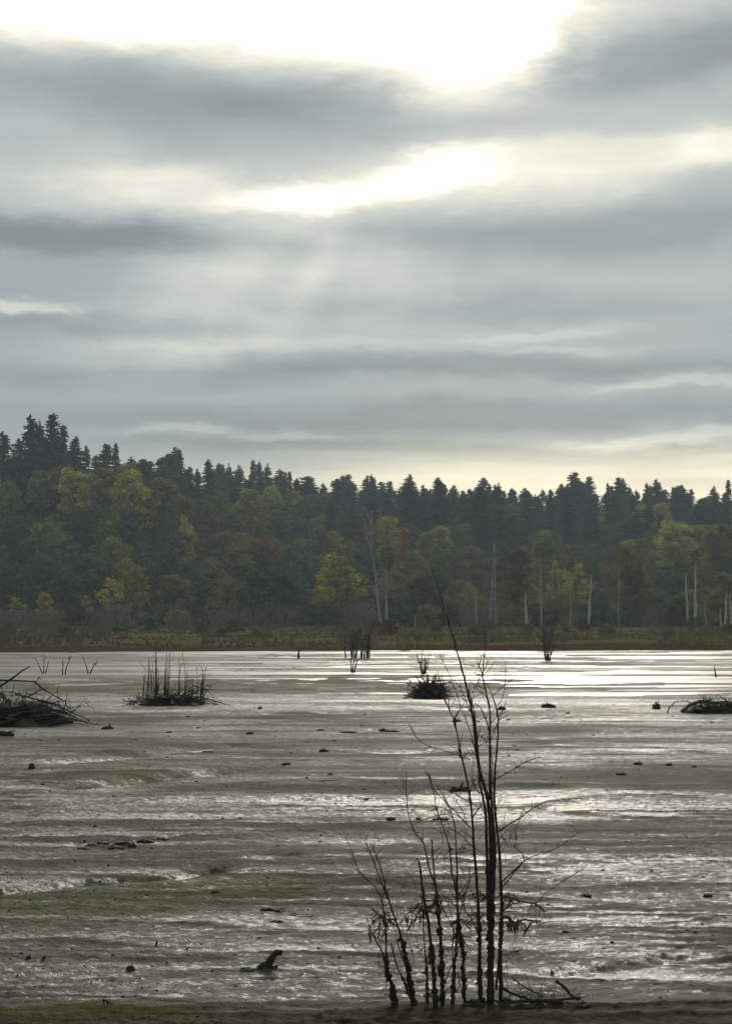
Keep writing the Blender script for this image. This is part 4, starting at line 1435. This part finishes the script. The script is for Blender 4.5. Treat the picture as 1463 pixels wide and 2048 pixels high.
# knobbly stump
p = gp(540, 1926, 0.1)
s = p.y / F_PX
o = thing('knobbly_stump', (p.x, p.y, gh(p.x, p.y)), 'knobbly dark stump bent to the right, standing in pale mud', 'stump')
mb = MB()
mb.tube([(-10 * s, 0, -0.01), (-4 * s, 0, 8 * s), (2 * s, 0, 16 * s), (8 * s, 0, 24 * s), (12 * s, 0, 30 * s), (20 * s, 0, 32 * s)], [12 * s, 10 * s, 7 * s, 6 * s, 6.5 * s, 5 * s], 10, 0.22)
mb.blob((18 * s, 0, 30 * s), 6.5 * s, 10, 7, 0.5, (1, 1, .9), 3, 2.2)
for k in range(22):
    f = random.random()
    mb.blob(((-12 + 26 * f + random.uniform(-8, 8) * (1 - f)) * s, random.uniform(-6, 6) * s, (2 + 26 * f) * s), random.uniform(1.5, 4) * s, 8, 6, .9, (1, 1, 1.1), k, 2.4)
link('trunk', mb.mesh('stump_trunk', M['clod']), o)
mb = MB()
mb.blob((-14 * s, 0, 2 * s), 1, 12, 7, .5, (12 * s, 8 * s, 6 * s), 4, 2.4).blob((4 * s, 0, 1 * s), 1, 12, 7, .5, (12 * s, 8 * s, 4 * s), 8, 2.4)
link('mud_base', mb.mesh('stump_base', M['clod'], True), o)
p = gp(498, 1928, 0.1)
mb = MB()
mb.blob((0, 0, 0), 1, 14, 7, .6, (0.07, 0.06, 0.025), 14, 2.6)
o = thing('mud_clod', (p.x, p.y, gh(p.x, p.y)), 'low mossy clod at the left foot of the knobbly stump', 'clod')
link('mud_lump', mb.mesh('mud_lump', M['moss'], True), o)
# fallen forked twig at bottom left
p = gp(206, 1988, 0.1)
s = p.y / F_PX
o = thing('fallen_twig', (p.x, p.y, gh(p.x, p.y)), 'small forked twig propped on the mud near the bottom left', 'twig')
pix_branch(o, s, [(0, 10), (6, 8), (14, 3), (22, -2)], None, 0.008, 0.004)
pix_branch(o, s, [(0, 10), (2, 4), (3, -2)], None, 0.006, 0.004)
pix_branch(o, s, [(8, 7), (10, 2), (10, -2)], None, 0.006, 0.004)

# small crumbs scattered over the mud: one mass
random.seed(77)
cr_ = MB()
cp = []
while len(cp) < 1700:
    p = gp(random.uniform(-120, 1580), 1410 + 610 * random.random() ** 0.8, 0.0)
    if mnoise.noise(Vector((p.x * 0.5, p.y * 0.8, 3.0))) + mnoise.noise(Vector((p.x * 2, p.y * 3, 8.0))) * 0.6 > random.uniform(-0.5, 0.7):
        cp.append(p)
for k in range(900):
    cp.append(Vector((random.uniform(-4.2, 4.2), random.uniform(12.0, 13.8), 0)))
cz = mud_h(np.array([p.x for p in cp]), np.array([p.y for p in cp]))
for p, z in zip(cp, cz):
    z = float(z)
    s = p.y / F_PX
    r = s * random.choice([0.8, 0.9, 1.0, 1.2, 1.4, 1.7, 2.1, 2.8]) * random.uniform(.7, 1.2)
    b = len(cr_.v)
    hh = r * random.uniform(.25, 0.9)
    m_ = 5
    for i in range(m_):
        a = 6.283 * i / m_
        q = r * random.uniform(.6, 1.4)
        cr_.v.append(Vector((p.x + math.cos(a) * q * 2.0, p.y + math.sin(a) * q, z - 0.01)))
    for i in range(m_):
        a = 6.283 * i / m_
        q = r * random.uniform(.3, .8)
        cr_.v.append(Vector((p.x + math.cos(a) * q * 1.3, p.y + math.sin(a) * q, z + hh)))
    for i in range(m_):
        j = (i + 1) % m_
        cr_.f.append((b + i, b + j, b + m_ + j, b + m_ + i))
    cr_.f.append(tuple(b + m_ + i for i in range(m_)))
tag(link('mud_crumbs', cr_.mesh('mud_crumbs', M['clod'])), 'small dark crumbs of mud scattered over the flat', 'mud crumbs', kind='stuff')

# ------------------------------------------------------------------ the sapling thicket in front
TD = 13.75


def zpt(zx, zy, dep):
    return at(680 + zx / 2.16, 1100 + zy / 2.16, TD + dep)


def smooth_path(pts, k=3):
    out = []
    n_ = len(pts)
    for i in range(n_ - 1):
        p0, p1, p2, p3 = pts[max(i - 1, 0)], pts[i], pts[i + 1], pts[min(i + 2, n_ - 1)]
        for j in range(k):
            t = j / k
            out.append(0.5 * ((2 * p1) + (p2 - p0) * t + (2 * p0 - 5 * p1 + 4 * p2 - p3) * t * t + (3 * p1 - p0 - 3 * p2 + p3) * t ** 3))
    out.append(pts[-1])
    return out


ZS = TD / F_PX / 2.16     # metres per zoom pixel


def zstem(o, zpts, w0, w1, dep=(0, 0), name='stem', sp=0, L=0.12, n_=6, mat='wetbark', knots=True, base=Vector((0, 0, 0))):
    m_ = len(zpts)
    pts = []
    for i, (x, y) in enumerate(zpts):
        f = i / (m_ - 1)
        d = dep[0] + (dep[1] - dep[0]) * f
        pts.append(zpt(x, y, d) - o.location)
    pts = smooth_path(pts, 4)
    q = len(pts)
    for i in range(1, q - 1):
        pts[i] = pts[i] + rv() * ZS * 1.1
    rad = [max(0.0024, (w0 + (w1 - w0) * (i / (q - 1)) ** 0.48) * 0.5 * ZS) for i in range(q)]
    if knots:
        rad = [r * random.uniform(0.9, 1.18) for r in rad]
    b = MB()
    b.tube(pts, rad, n_, 0.10)
    if sp:
        spurs(b, pts, max(0.0045, min(0.008, rad[0] * 0.4)), int(sp * 2.4), L * 1.3, 0.22)
    link(name, b.mesh(name, M[mat]), o)
    return pts


def crust(o, pts, frac, r, seed=0):
    random.seed(1000 + seed)
    mb = MB()
    k = max(3, int(len(pts) * frac))
    path, rads, run = [], [], 0.0
    for i in range(k - 1):
        for j in range(4):
            path.append(pts[i].lerp(pts[i + 1], j / 4) + rv() * r * 0.12)
            run = 0.6 * run + 0.4 * random.uniform(-1, 1.4)
            rads.append(max(0.2, 0.52 + 0.55 * run) * r * (1 - 0.45 * i / k))
    mb.tube(path, rads, 8, 0.38)
    for i in range(k * 2):
        p = random.choice(path) + rv() * r * 0.6
        mb.blob(p, r * random.choice([0.2, 0.25, 0.3, 0.5]), 7, 5, 0.9, (0.8, 0.8, 1.2), seed * 7 + i, 2.4)
    link('mud_crust', mb.mesh('mud_crust', M['crust']), o)['kind'] = 'stuff'


def dry_leaves(o, zx, zy, n_, spread, dep=0, mat='dryleaf', Ls=(0.05, 0.15), droop=0.7):
    for k in range(n_ if mat != 'dryleaf' else int(n_ * 1.8)):
        c = zpt(zx + random.uniform(-spread, spread), zy + random.uniform(-spread * .6, spread * .6), dep + random.uniform(-.08, .08)) - o.location
        a = random.uniform(0, 6.283)
        d = Vector((math.cos(a), math.sin(a) * .5, random.uniform(-1.3, -0.05) if mat == 'dryleaf' else 0.1)).normalized()
        L = random.uniform(*Ls)
        s_ = d.cross(rv()).normalized() * L * random.choice([.025, .03, .04, .06, .10])
        mb = MB()
        p = c
        base = []
        for i, w in enumerate((0.25, 1.0, 0.9, 0.15)):
            b = s_ * w
            tw = d.cross(s_).normalized() * L * .05 * (1 if i % 2 else -1)
            mb.v += [p - b, p + tw, p + b]
            d = (d + Vector((0, 0, -0.22)) + rv() * .55).normalized()
            p = p + d * L / 3
        for i in range(3):
            q = 3 * i
            mb.f += [(q, q + 1, q + 4, q + 3), (q + 1, q + 2, q + 5, q + 4)]
        link('dry_leaf' if mat == 'dryleaf' else 'green_leaf', mb.mesh('leaf', M[mat]), o)


random.seed(55)
b0 = zpt(650, 1962, 0)
o = thing('bare_sapling', (b0.x, b0.y, gh(b0.x, b0.y)), 'tallest bare sapling with a thick bundled trunk and a long bent tip, lower right', 'sapling', 'bare saplings in the front thicket')
main = o
pA = zstem(o, [(648, 2000), (648, 1850), (650, 1700), (650, 1500), (652, 1300), (645, 1150), (632, 1060), (604, 960), (586, 850), (572, 720), (548, 610), (520, 495), (490, 390), (455, 270), (420, 150), (388, 55)], 40, 2.0, (0, 0.12), sp=8, L=0.10, n_=8)
pB = zstem(o, [(655, 1560), (662, 1420), (666, 1300), (654, 1080), (645, 900), (645, 700), (620, 580), (612, 530), (592, 490)], 20, 4, (-0.06, -0.12), sp=9, L=0.12)
zstem(o, [(616, 545), (618, 480), (627, 420), (625, 350)], 5, 2.5, (-0.12, -0.1), name='twig', sp=3, L=.08)
pC = zstem(o, [(694, 1990), (690, 1750), (696, 1600), (686, 1300), (665, 1100), (668, 950), (681, 800), (677, 700), (657, 632)], 22, 5, (0.06, 0.15), sp=8, L=0.12)
zstem(o, [(657, 632), (690, 600), (720, 575), (752, 548)], 4, 2, (.15, .1), name='twig', sp=2, L=.06)
zstem(o, [(657, 632), (645, 600), (620, 560)], 4, 2, (.15, .1), name='twig')
zstem(o, [(670, 680), (700, 640), (712, 560), (715, 480)], 3, 2, (.15, .1), name='twig')
pD = zstem(o, [(606, 2000), (602, 1800), (600, 1650), (590, 1450), (575, 1250), (565, 1100), (542, 970), (520, 880), (498, 760), (470, 690), (446, 635), (430, 560)], 24, 3, (0.05, 0.2), sp=12, L=0.14)
pE = zstem(o, [(640, 1600), (632, 1300), (625, 1120), (600, 990), (592, 850), (580, 720), (563, 640), (545, 590)], 20, 3, (-.05, -.15), sp=8, L=.12)
pF0 = zstem(o, [(642, 1080), (645, 930), (642, 780), (610, 690), (580, 660)], 10, 3, (-.05, -.2), sp=4, L=.10)
zstem(o, [(672, 1900), (700, 1560), (688, 1350), (672, 1150), (660, 1000), (650, 850)], 10, 3, (-.08, -.2), sp=6, L=.12)
TW = [
    ([(685, 1215), (720, 1190), (770, 1160), (820, 1122), (890, 1085), (960, 1080), (1040, 1072)], 8, 2.5),
    ([(690, 1440), (740, 1395), (785, 1350), (830, 1325), (930, 1290), (1000, 1240), (1040, 1210)], 7, 2),
    ([(690, 1575), (740, 1530), (800, 1525), (850, 1520), (890, 1480), (960, 1430), (1050, 1378)], 7, 2),
    ([(695, 1465), (750, 1395), (792, 1338), (770, 1300), (730, 1262), (738, 1210)], 6, 2.5),
    ([(672, 990), (760, 940), (800, 915), (865, 893)], 4, 2),
    ([(525, 890), (490, 878), (430, 862), (350, 830), (312, 782)], 4, 2),
    ([(560, 1200), (510, 1145), (450, 1085), (405, 1035), (382, 980)], 6, 2),
    ([(545, 1185), (500, 1145), (430, 1145), (350, 1170), (308, 1195)], 5, 2.5),
    ([(570, 1100), (500, 1055), (430, 1022)], 5, 2), ([(600, 1120), (560, 1085), (520, 1070), (470, 1020)], 5, 2),
    ([(560, 905), (530, 895), (505, 850)], 5, 2), ([(575, 1290), (520, 1230), (470, 1200)], 5, 2),
    ([(700, 1240), (745, 1290), (760, 1250), (755, 1215)], 4, 2), ([(610, 1700), (570, 1600), (540, 1560), (520, 1500)], 7, 3),
    ([(580, 860), (600, 800), (640, 850)], 3, 2), ([(590, 900), (560, 780), (530, 700), (480, 560), (430, 450)], 5, 2),
    ([(590, 740), (560, 690), (520, 600), (490, 560)], 4, 2), ([(620, 1060), (580, 1030), (575, 990)], 6, 3), ([(690, 1760), (720, 1745), (768, 1730)], 5, 2),
    ([(640, 870), (660, 790), (690, 720), (715, 660)], 3, 2), ([(560, 640), (600, 560), (640, 480)], 3, 1.8),
]
for pts_, a_, b_ in TW:
    dd_ = random.uniform(-.25, .25)
    zstem(o, pts_, a_, b_, (0, dd_), name='twig', sp=random.randint(3, 6), L=0.085, n_=4)
crust(o, pA, 0.30, 0.040, 1)
crust(o, pC, 0.34, 0.026, 3)
crust(o, pD, 0.26, 0.030, 4)
mb = MB()
for k in range(26):
    mb.blob(zpt(random.uniform(560, 720), random.uniform(1935, 1990), random.uniform(-.15, .15)) - o.location, random.uniform(.012, .03), 8, 6, .8, (1.5, 1, .7), k, 2.4)
link('root_mound', mb.mesh('root_mound', M['crust'], True), o)['kind'] = 'stuff'
for (x, y, n_, sp_) in [(720, 1495, 12, 34), (745, 1600, 10, 30), (790, 1610, 6, 36), (615, 1480, 9, 30), (835, 1525, 5, 20), (600, 1570, 6, 22), (850, 1605, 4, 22)]:
    dry_leaves(o, x, y, int(n_ * 1.5), sp_, -.05, Ls=(.05, .13))
zstem(o, [(690, 1585), (730, 1590), (748, 1625), (770, 1640)], 16, 8, (-.05, -.1), name='drift_strand', n_=5, mat='dryleaf')
zstem(o, [(755, 1612), (790, 1598), (840, 1602), (882, 1612)], 14, 5, (-.1, -.1), name='drift_strand', n_=5, mat='dryleaf')
zstem(o, [(690, 1500), (730, 1500), (790, 1520), (850, 1530)], 12, 6, (-.05, -.1), name='drift_strand', n_=5, mat='dryleaf')
dry_leaves(o, 715, 1742, 2, 8, -.1, 'greenleaf', (.07, .09), 0.1)
dry_leaves(o, 606, 1692, 2, 5, -.12, 'greenleaf', (.04, .05), 0.1)

def tangle(o, x0, x1, y0, y1, n_, seed=0):
    random.seed(1500 + seed)
    mb_ = MB()
    for k in range(n_):
        p = zpt(random.uniform(x0, x1), random.uniform(y0, y1), random.uniform(-.15, .2)) - o.location
        d_ = Vector((random.uniform(-.9, .9), random.uniform(-.4, .4), random.uniform(.1, 1))).normalized()
        q = wander(p, d_, random.uniform(.06, .26), 5, .3, .02)
        mb_.tube(q, [.0028, .0026, .0024, .0022, .002, .0016], 3)
    link('fine_twigs', mb_.mesh('fine_twigs', M['wetbark']), o)['kind'] = 'stuff'


tangle(main, 560, 760, 1150, 1960, 34, 1)
tangle(main, 560, 690, 620, 1150, 16, 2)
random.seed(56)
b0 = zpt(505, 1955, 0.1)
o = thing('bare_sapling', (b0.x, b0.y, gh(b0.x, b0.y)), 'bare sapling with mud-caked stems just left of the tallest one', 'sapling', 'bare saplings in the front thicket')
p1 = zstem(o, [(540, 1990), (532, 1850), (528, 1740), (510, 1600), (506, 1450), (500, 1300), (492, 1180), (465, 1100), (440, 1055)], 18, 3, (0.1, 0.2), sp=12, L=.13)
p2 = zstem(o, [(484, 1990), (490, 1830), (502, 1700), (505, 1520), (482, 1390), (470, 1280), (445, 1200), (420, 1130), (402, 1045), (386, 968)], 16, 2.5, (0.05, 0.25), sp=14, L=.13)
zstem(o, [(505, 1700), (480, 1620), (440, 1540), (420, 1480)], 7, 3, (0.1, 0.0), name='twig', sp=4)
zstem(o, [(490, 1840), (485, 1720), (495, 1600)], 8, 4, (0.0, 0.0), name='twig')
zstem(o, [(510, 1600), (540, 1480), (555, 1440), (560, 1380)], 6, 2.5, (0.1, 0.0), name='twig', sp=4)
crust(o, p1, 0.40, 0.036, 11)
crust(o, p2, 0.30, 0.026, 12)
for (x, y, n_, sp_) in [(530, 1480, 6, 30), (530, 1600, 6, 16), (520, 1660, 4, 14)]:
    dry_leaves(o, x, y, n_, sp_, 0.05)

tangle(o, 430, 560, 1150, 1960, 28, 3)
random.seed(57)
b0 = zpt(425, 1955, -0.1)
o = thing('bare_sapling', (b0.x, b0.y, gh(b0.x, b0.y)), 'bare sapling of several stems with one blunt thick stub, middle of the thicket', 'sapling', 'bare saplings in the front thicket')
p1 = zstem(o, [(442, 1990), (438, 1820), (435, 1700), (422, 1550), (410, 1450), (385, 1380), (360, 1270), (330, 1230), (302, 1170), (287, 1070), (285, 960)], 18, 2.5, (-0.1, 0.1), sp=12, L=.12)
p2 = zstem(o, [(412, 1990), (398, 1780), (382, 1620), (362, 1510), (350, 1420), (340, 1345)], 20, 8, (-0.15, -0.15), sp=3, L=.06)
p3 = zstem(o, [(440, 1960), (434, 1750), (425, 1550), (405, 1400), (395, 1250)], 14, 6, (-.05, 0.0), sp=4, L=.08)
p4 = zstem(o, [(376, 1960), (372, 1800), (362, 1690), (355, 1570), (350, 1450)], 8, 3, (-.1, -.1), sp=3, L=.08)
zstem(o, [(372, 1570), (340, 1545), (290, 1550), (240, 1540)], 6, 3, (-.1, -.2), name='twig', sp=3)
zstem(o, [(440, 1900), (470, 1820), (500, 1760)], 6, 3, (-.1, 0), name='twig')
crust(o, p1, 0.34, 0.036, 21)
crust(o, p2, 0.36, 0.034, 22)
crust(o, p4, 0.45, 0.020, 23)
for (x, y, n_, sp_) in [(380, 1540, 14, 45), (430, 1500, 12, 34), (330, 1570, 8, 40), (290, 1580, 4, 30)]:
    dry_leaves(o, x, y, n_, sp_, -0.1)
dry_leaves(o, 356, 1908, 5, 14, -.2, 'greenleaf', (.04, .07), 0.1)

tangle(o, 320, 450, 1350, 1960, 30, 4)
random.seed(58)
b0 = zpt(315, 1960, 0)
o = thing('bare_sapling', (b0.x, b0.y, gh(b0.x, b0.y)), 'slanting bare sapling leaning left, second from the left of the thicket', 'sapling', 'bare saplings in the front thicket')
p1 = zstem(o, [(325, 1990), (305, 1880), (290, 1800), (265, 1680), (232, 1580), (205, 1500), (185, 1410), (160, 1330), (128, 1255)], 20, 3, (0.0, 0.15), sp=9, L=.12)
p2 = zstem(o, [(312, 1960), (275, 1860), (242, 1790), (220, 1695)], 12, 5, (-.05, -.1), sp=2)
p3 = zstem(o, [(290, 1810), (265, 1750), (243, 1680)], 9, 5, (-.05, -.05))
zstem(o, [(205, 1510), (165, 1400), (130, 1310), (100, 1250)], 6, 2.5, (0.1, 0.0), name='twig', sp=5)
zstem(o, [(240, 1600), (190, 1590), (150, 1560), (135, 1540)], 6, 3, (0, -.1), name='twig', sp=2)
crust(o, p1, 0.40, 0.036, 31)
crust(o, p2, 0.50, 0.022, 32)
for (x, y, n_, sp_) in [(195, 1570, 12, 30), (225, 1610, 6, 20), (180, 1630, 6, 16)]:
    dry_leaves(o, x, y, n_, sp_, 0)

tangle(o, 170, 330, 1450, 1960, 20, 5)
random.seed(59)
b0 = zpt(232, 1955, 0)
o = thing('bare_sapling', (b0.x, b0.y, gh(b0.x, b0.y)), 'leftmost bare sapling of the thicket with a zigzag mud-caked stem', 'sapling', 'bare saplings in the front thicket')
p1 = zstem(o, [(236, 1985), (228, 1900), (205, 1830), (186, 1750), (152, 1680), (130, 1640), (115, 1590)], 16, 4, (0, -.1), sp=2, L=.07)
p2 = zstem(o, [(207, 1830), (198, 1730), (196, 1650), (185, 1550), (167, 1480), (100, 1410), (75, 1370), (45, 1290), (22, 1235)], 12, 2.5, (0, .15), sp=7, L=.11)
crust(o, p1, 0.55, 0.036, 41)
for (x, y, n_, sp_) in [(170, 1590, 6, 24), (130, 1640, 2, 8)]:
    dry_leaves(o, x, y, n_, sp_, 0)

tangle(o, 110, 240, 1500, 1950, 12, 6)
# drift branches lying at the foot on the right
random.seed(60)
b0 = zpt(860, 1972, -.1)
o = thing('drift_branch', (b0.x, b0.y, gh(b0.x, b0.y)), 'dark drift branch lying on the mud right of the sapling foot', 'branch')
zstem(o, [(700, 1890), (740, 1915), (790, 1932), (830, 1944), (930, 1944), (1040, 1936)], 16, 9, (-.05, -.15), name='branch', sp=8, L=.12)
zstem(o, [(930, 1862), (970, 1892), (1000, 1928), (1030, 1944)], 15, 10, (-.15, -.15), name='branch', sp=4, L=.08)
zstem(o, [(700, 1958), (780, 1950), (860, 1948), (960, 1952)], 16, 10, (-.12, -.15), name='branch', sp=8, L=.10)
zstem(o, [(850, 1960), (852, 1938), (848, 1905)], 8, 3, (-.15, -.15), name='branch', sp=2, L=.05)
zstem(o, [(740, 1850), (800, 1890), (850, 1915), (880, 1930)], 8, 5, (-.1, -.1), name='branch', sp=4, L=.06)
tangle(o, 690, 1050, 1925, 1955, 20, 8)
mb = MB()
for k in range(34):
    x_ = random.uniform(560, 1060)
    q_ = zpt(x_, 1945, -.1 + random.uniform(-.12, .2))
    q_.z = gh(q_.x, q_.y)
    mb.blob(q_ - o.location, random.uniform(.010, .030), 8, 6, .9, (1.8, 1.2, .6), k, 2.6)
link('mud_lumps', mb.mesh('mud_lumps', M['crust']), o)['kind'] = 'stuff'
dry_leaves(o, 900, 1935, 6, 90, -.15)

# ------------------------------------------------------------------ haze
hz = bpy.data.materials.new('haze')
hz.use_nodes = True
hz.node_tree.nodes.clear()
HN = NT(hz.node_tree)
pv = HN.n('ShaderNodeVolumePrincipled')
pv.inputs['Color'].default_value = rgb(0.70, 0.82, 0.92)
pv.inputs['Density'].default_value = 0.00027
pv.inputs['Anisotropy'].default_value = 0.25
ho = HN.n('ShaderNodeOutputMaterial')
hz.node_tree.links.new(pv.outputs[0], ho.inputs['Volume'])
mb = MB()
x0, x1, y0, y1, z0, z1 = -760, 760, -30, 980, -2.0, 96
mb.v = [Vector(v) for v in [(x0, y0, z0), (x1, y0, z0), (x1, y1, z0), (x0, y1, z0), (x0, y0, z1), (x1, y0, z1), (x1, y1, z1), (x0, y1, z1)]]
mb.f = [(0, 3, 2, 1), (4, 5, 6, 7), (0, 1, 5, 4), (1, 2, 6, 5), (2, 3, 7, 6), (3, 0, 4, 7)]
tag(link('haze', mb.mesh('haze', hz)), 'thin bluish haze in the air over flat and forest', kind='stuff')
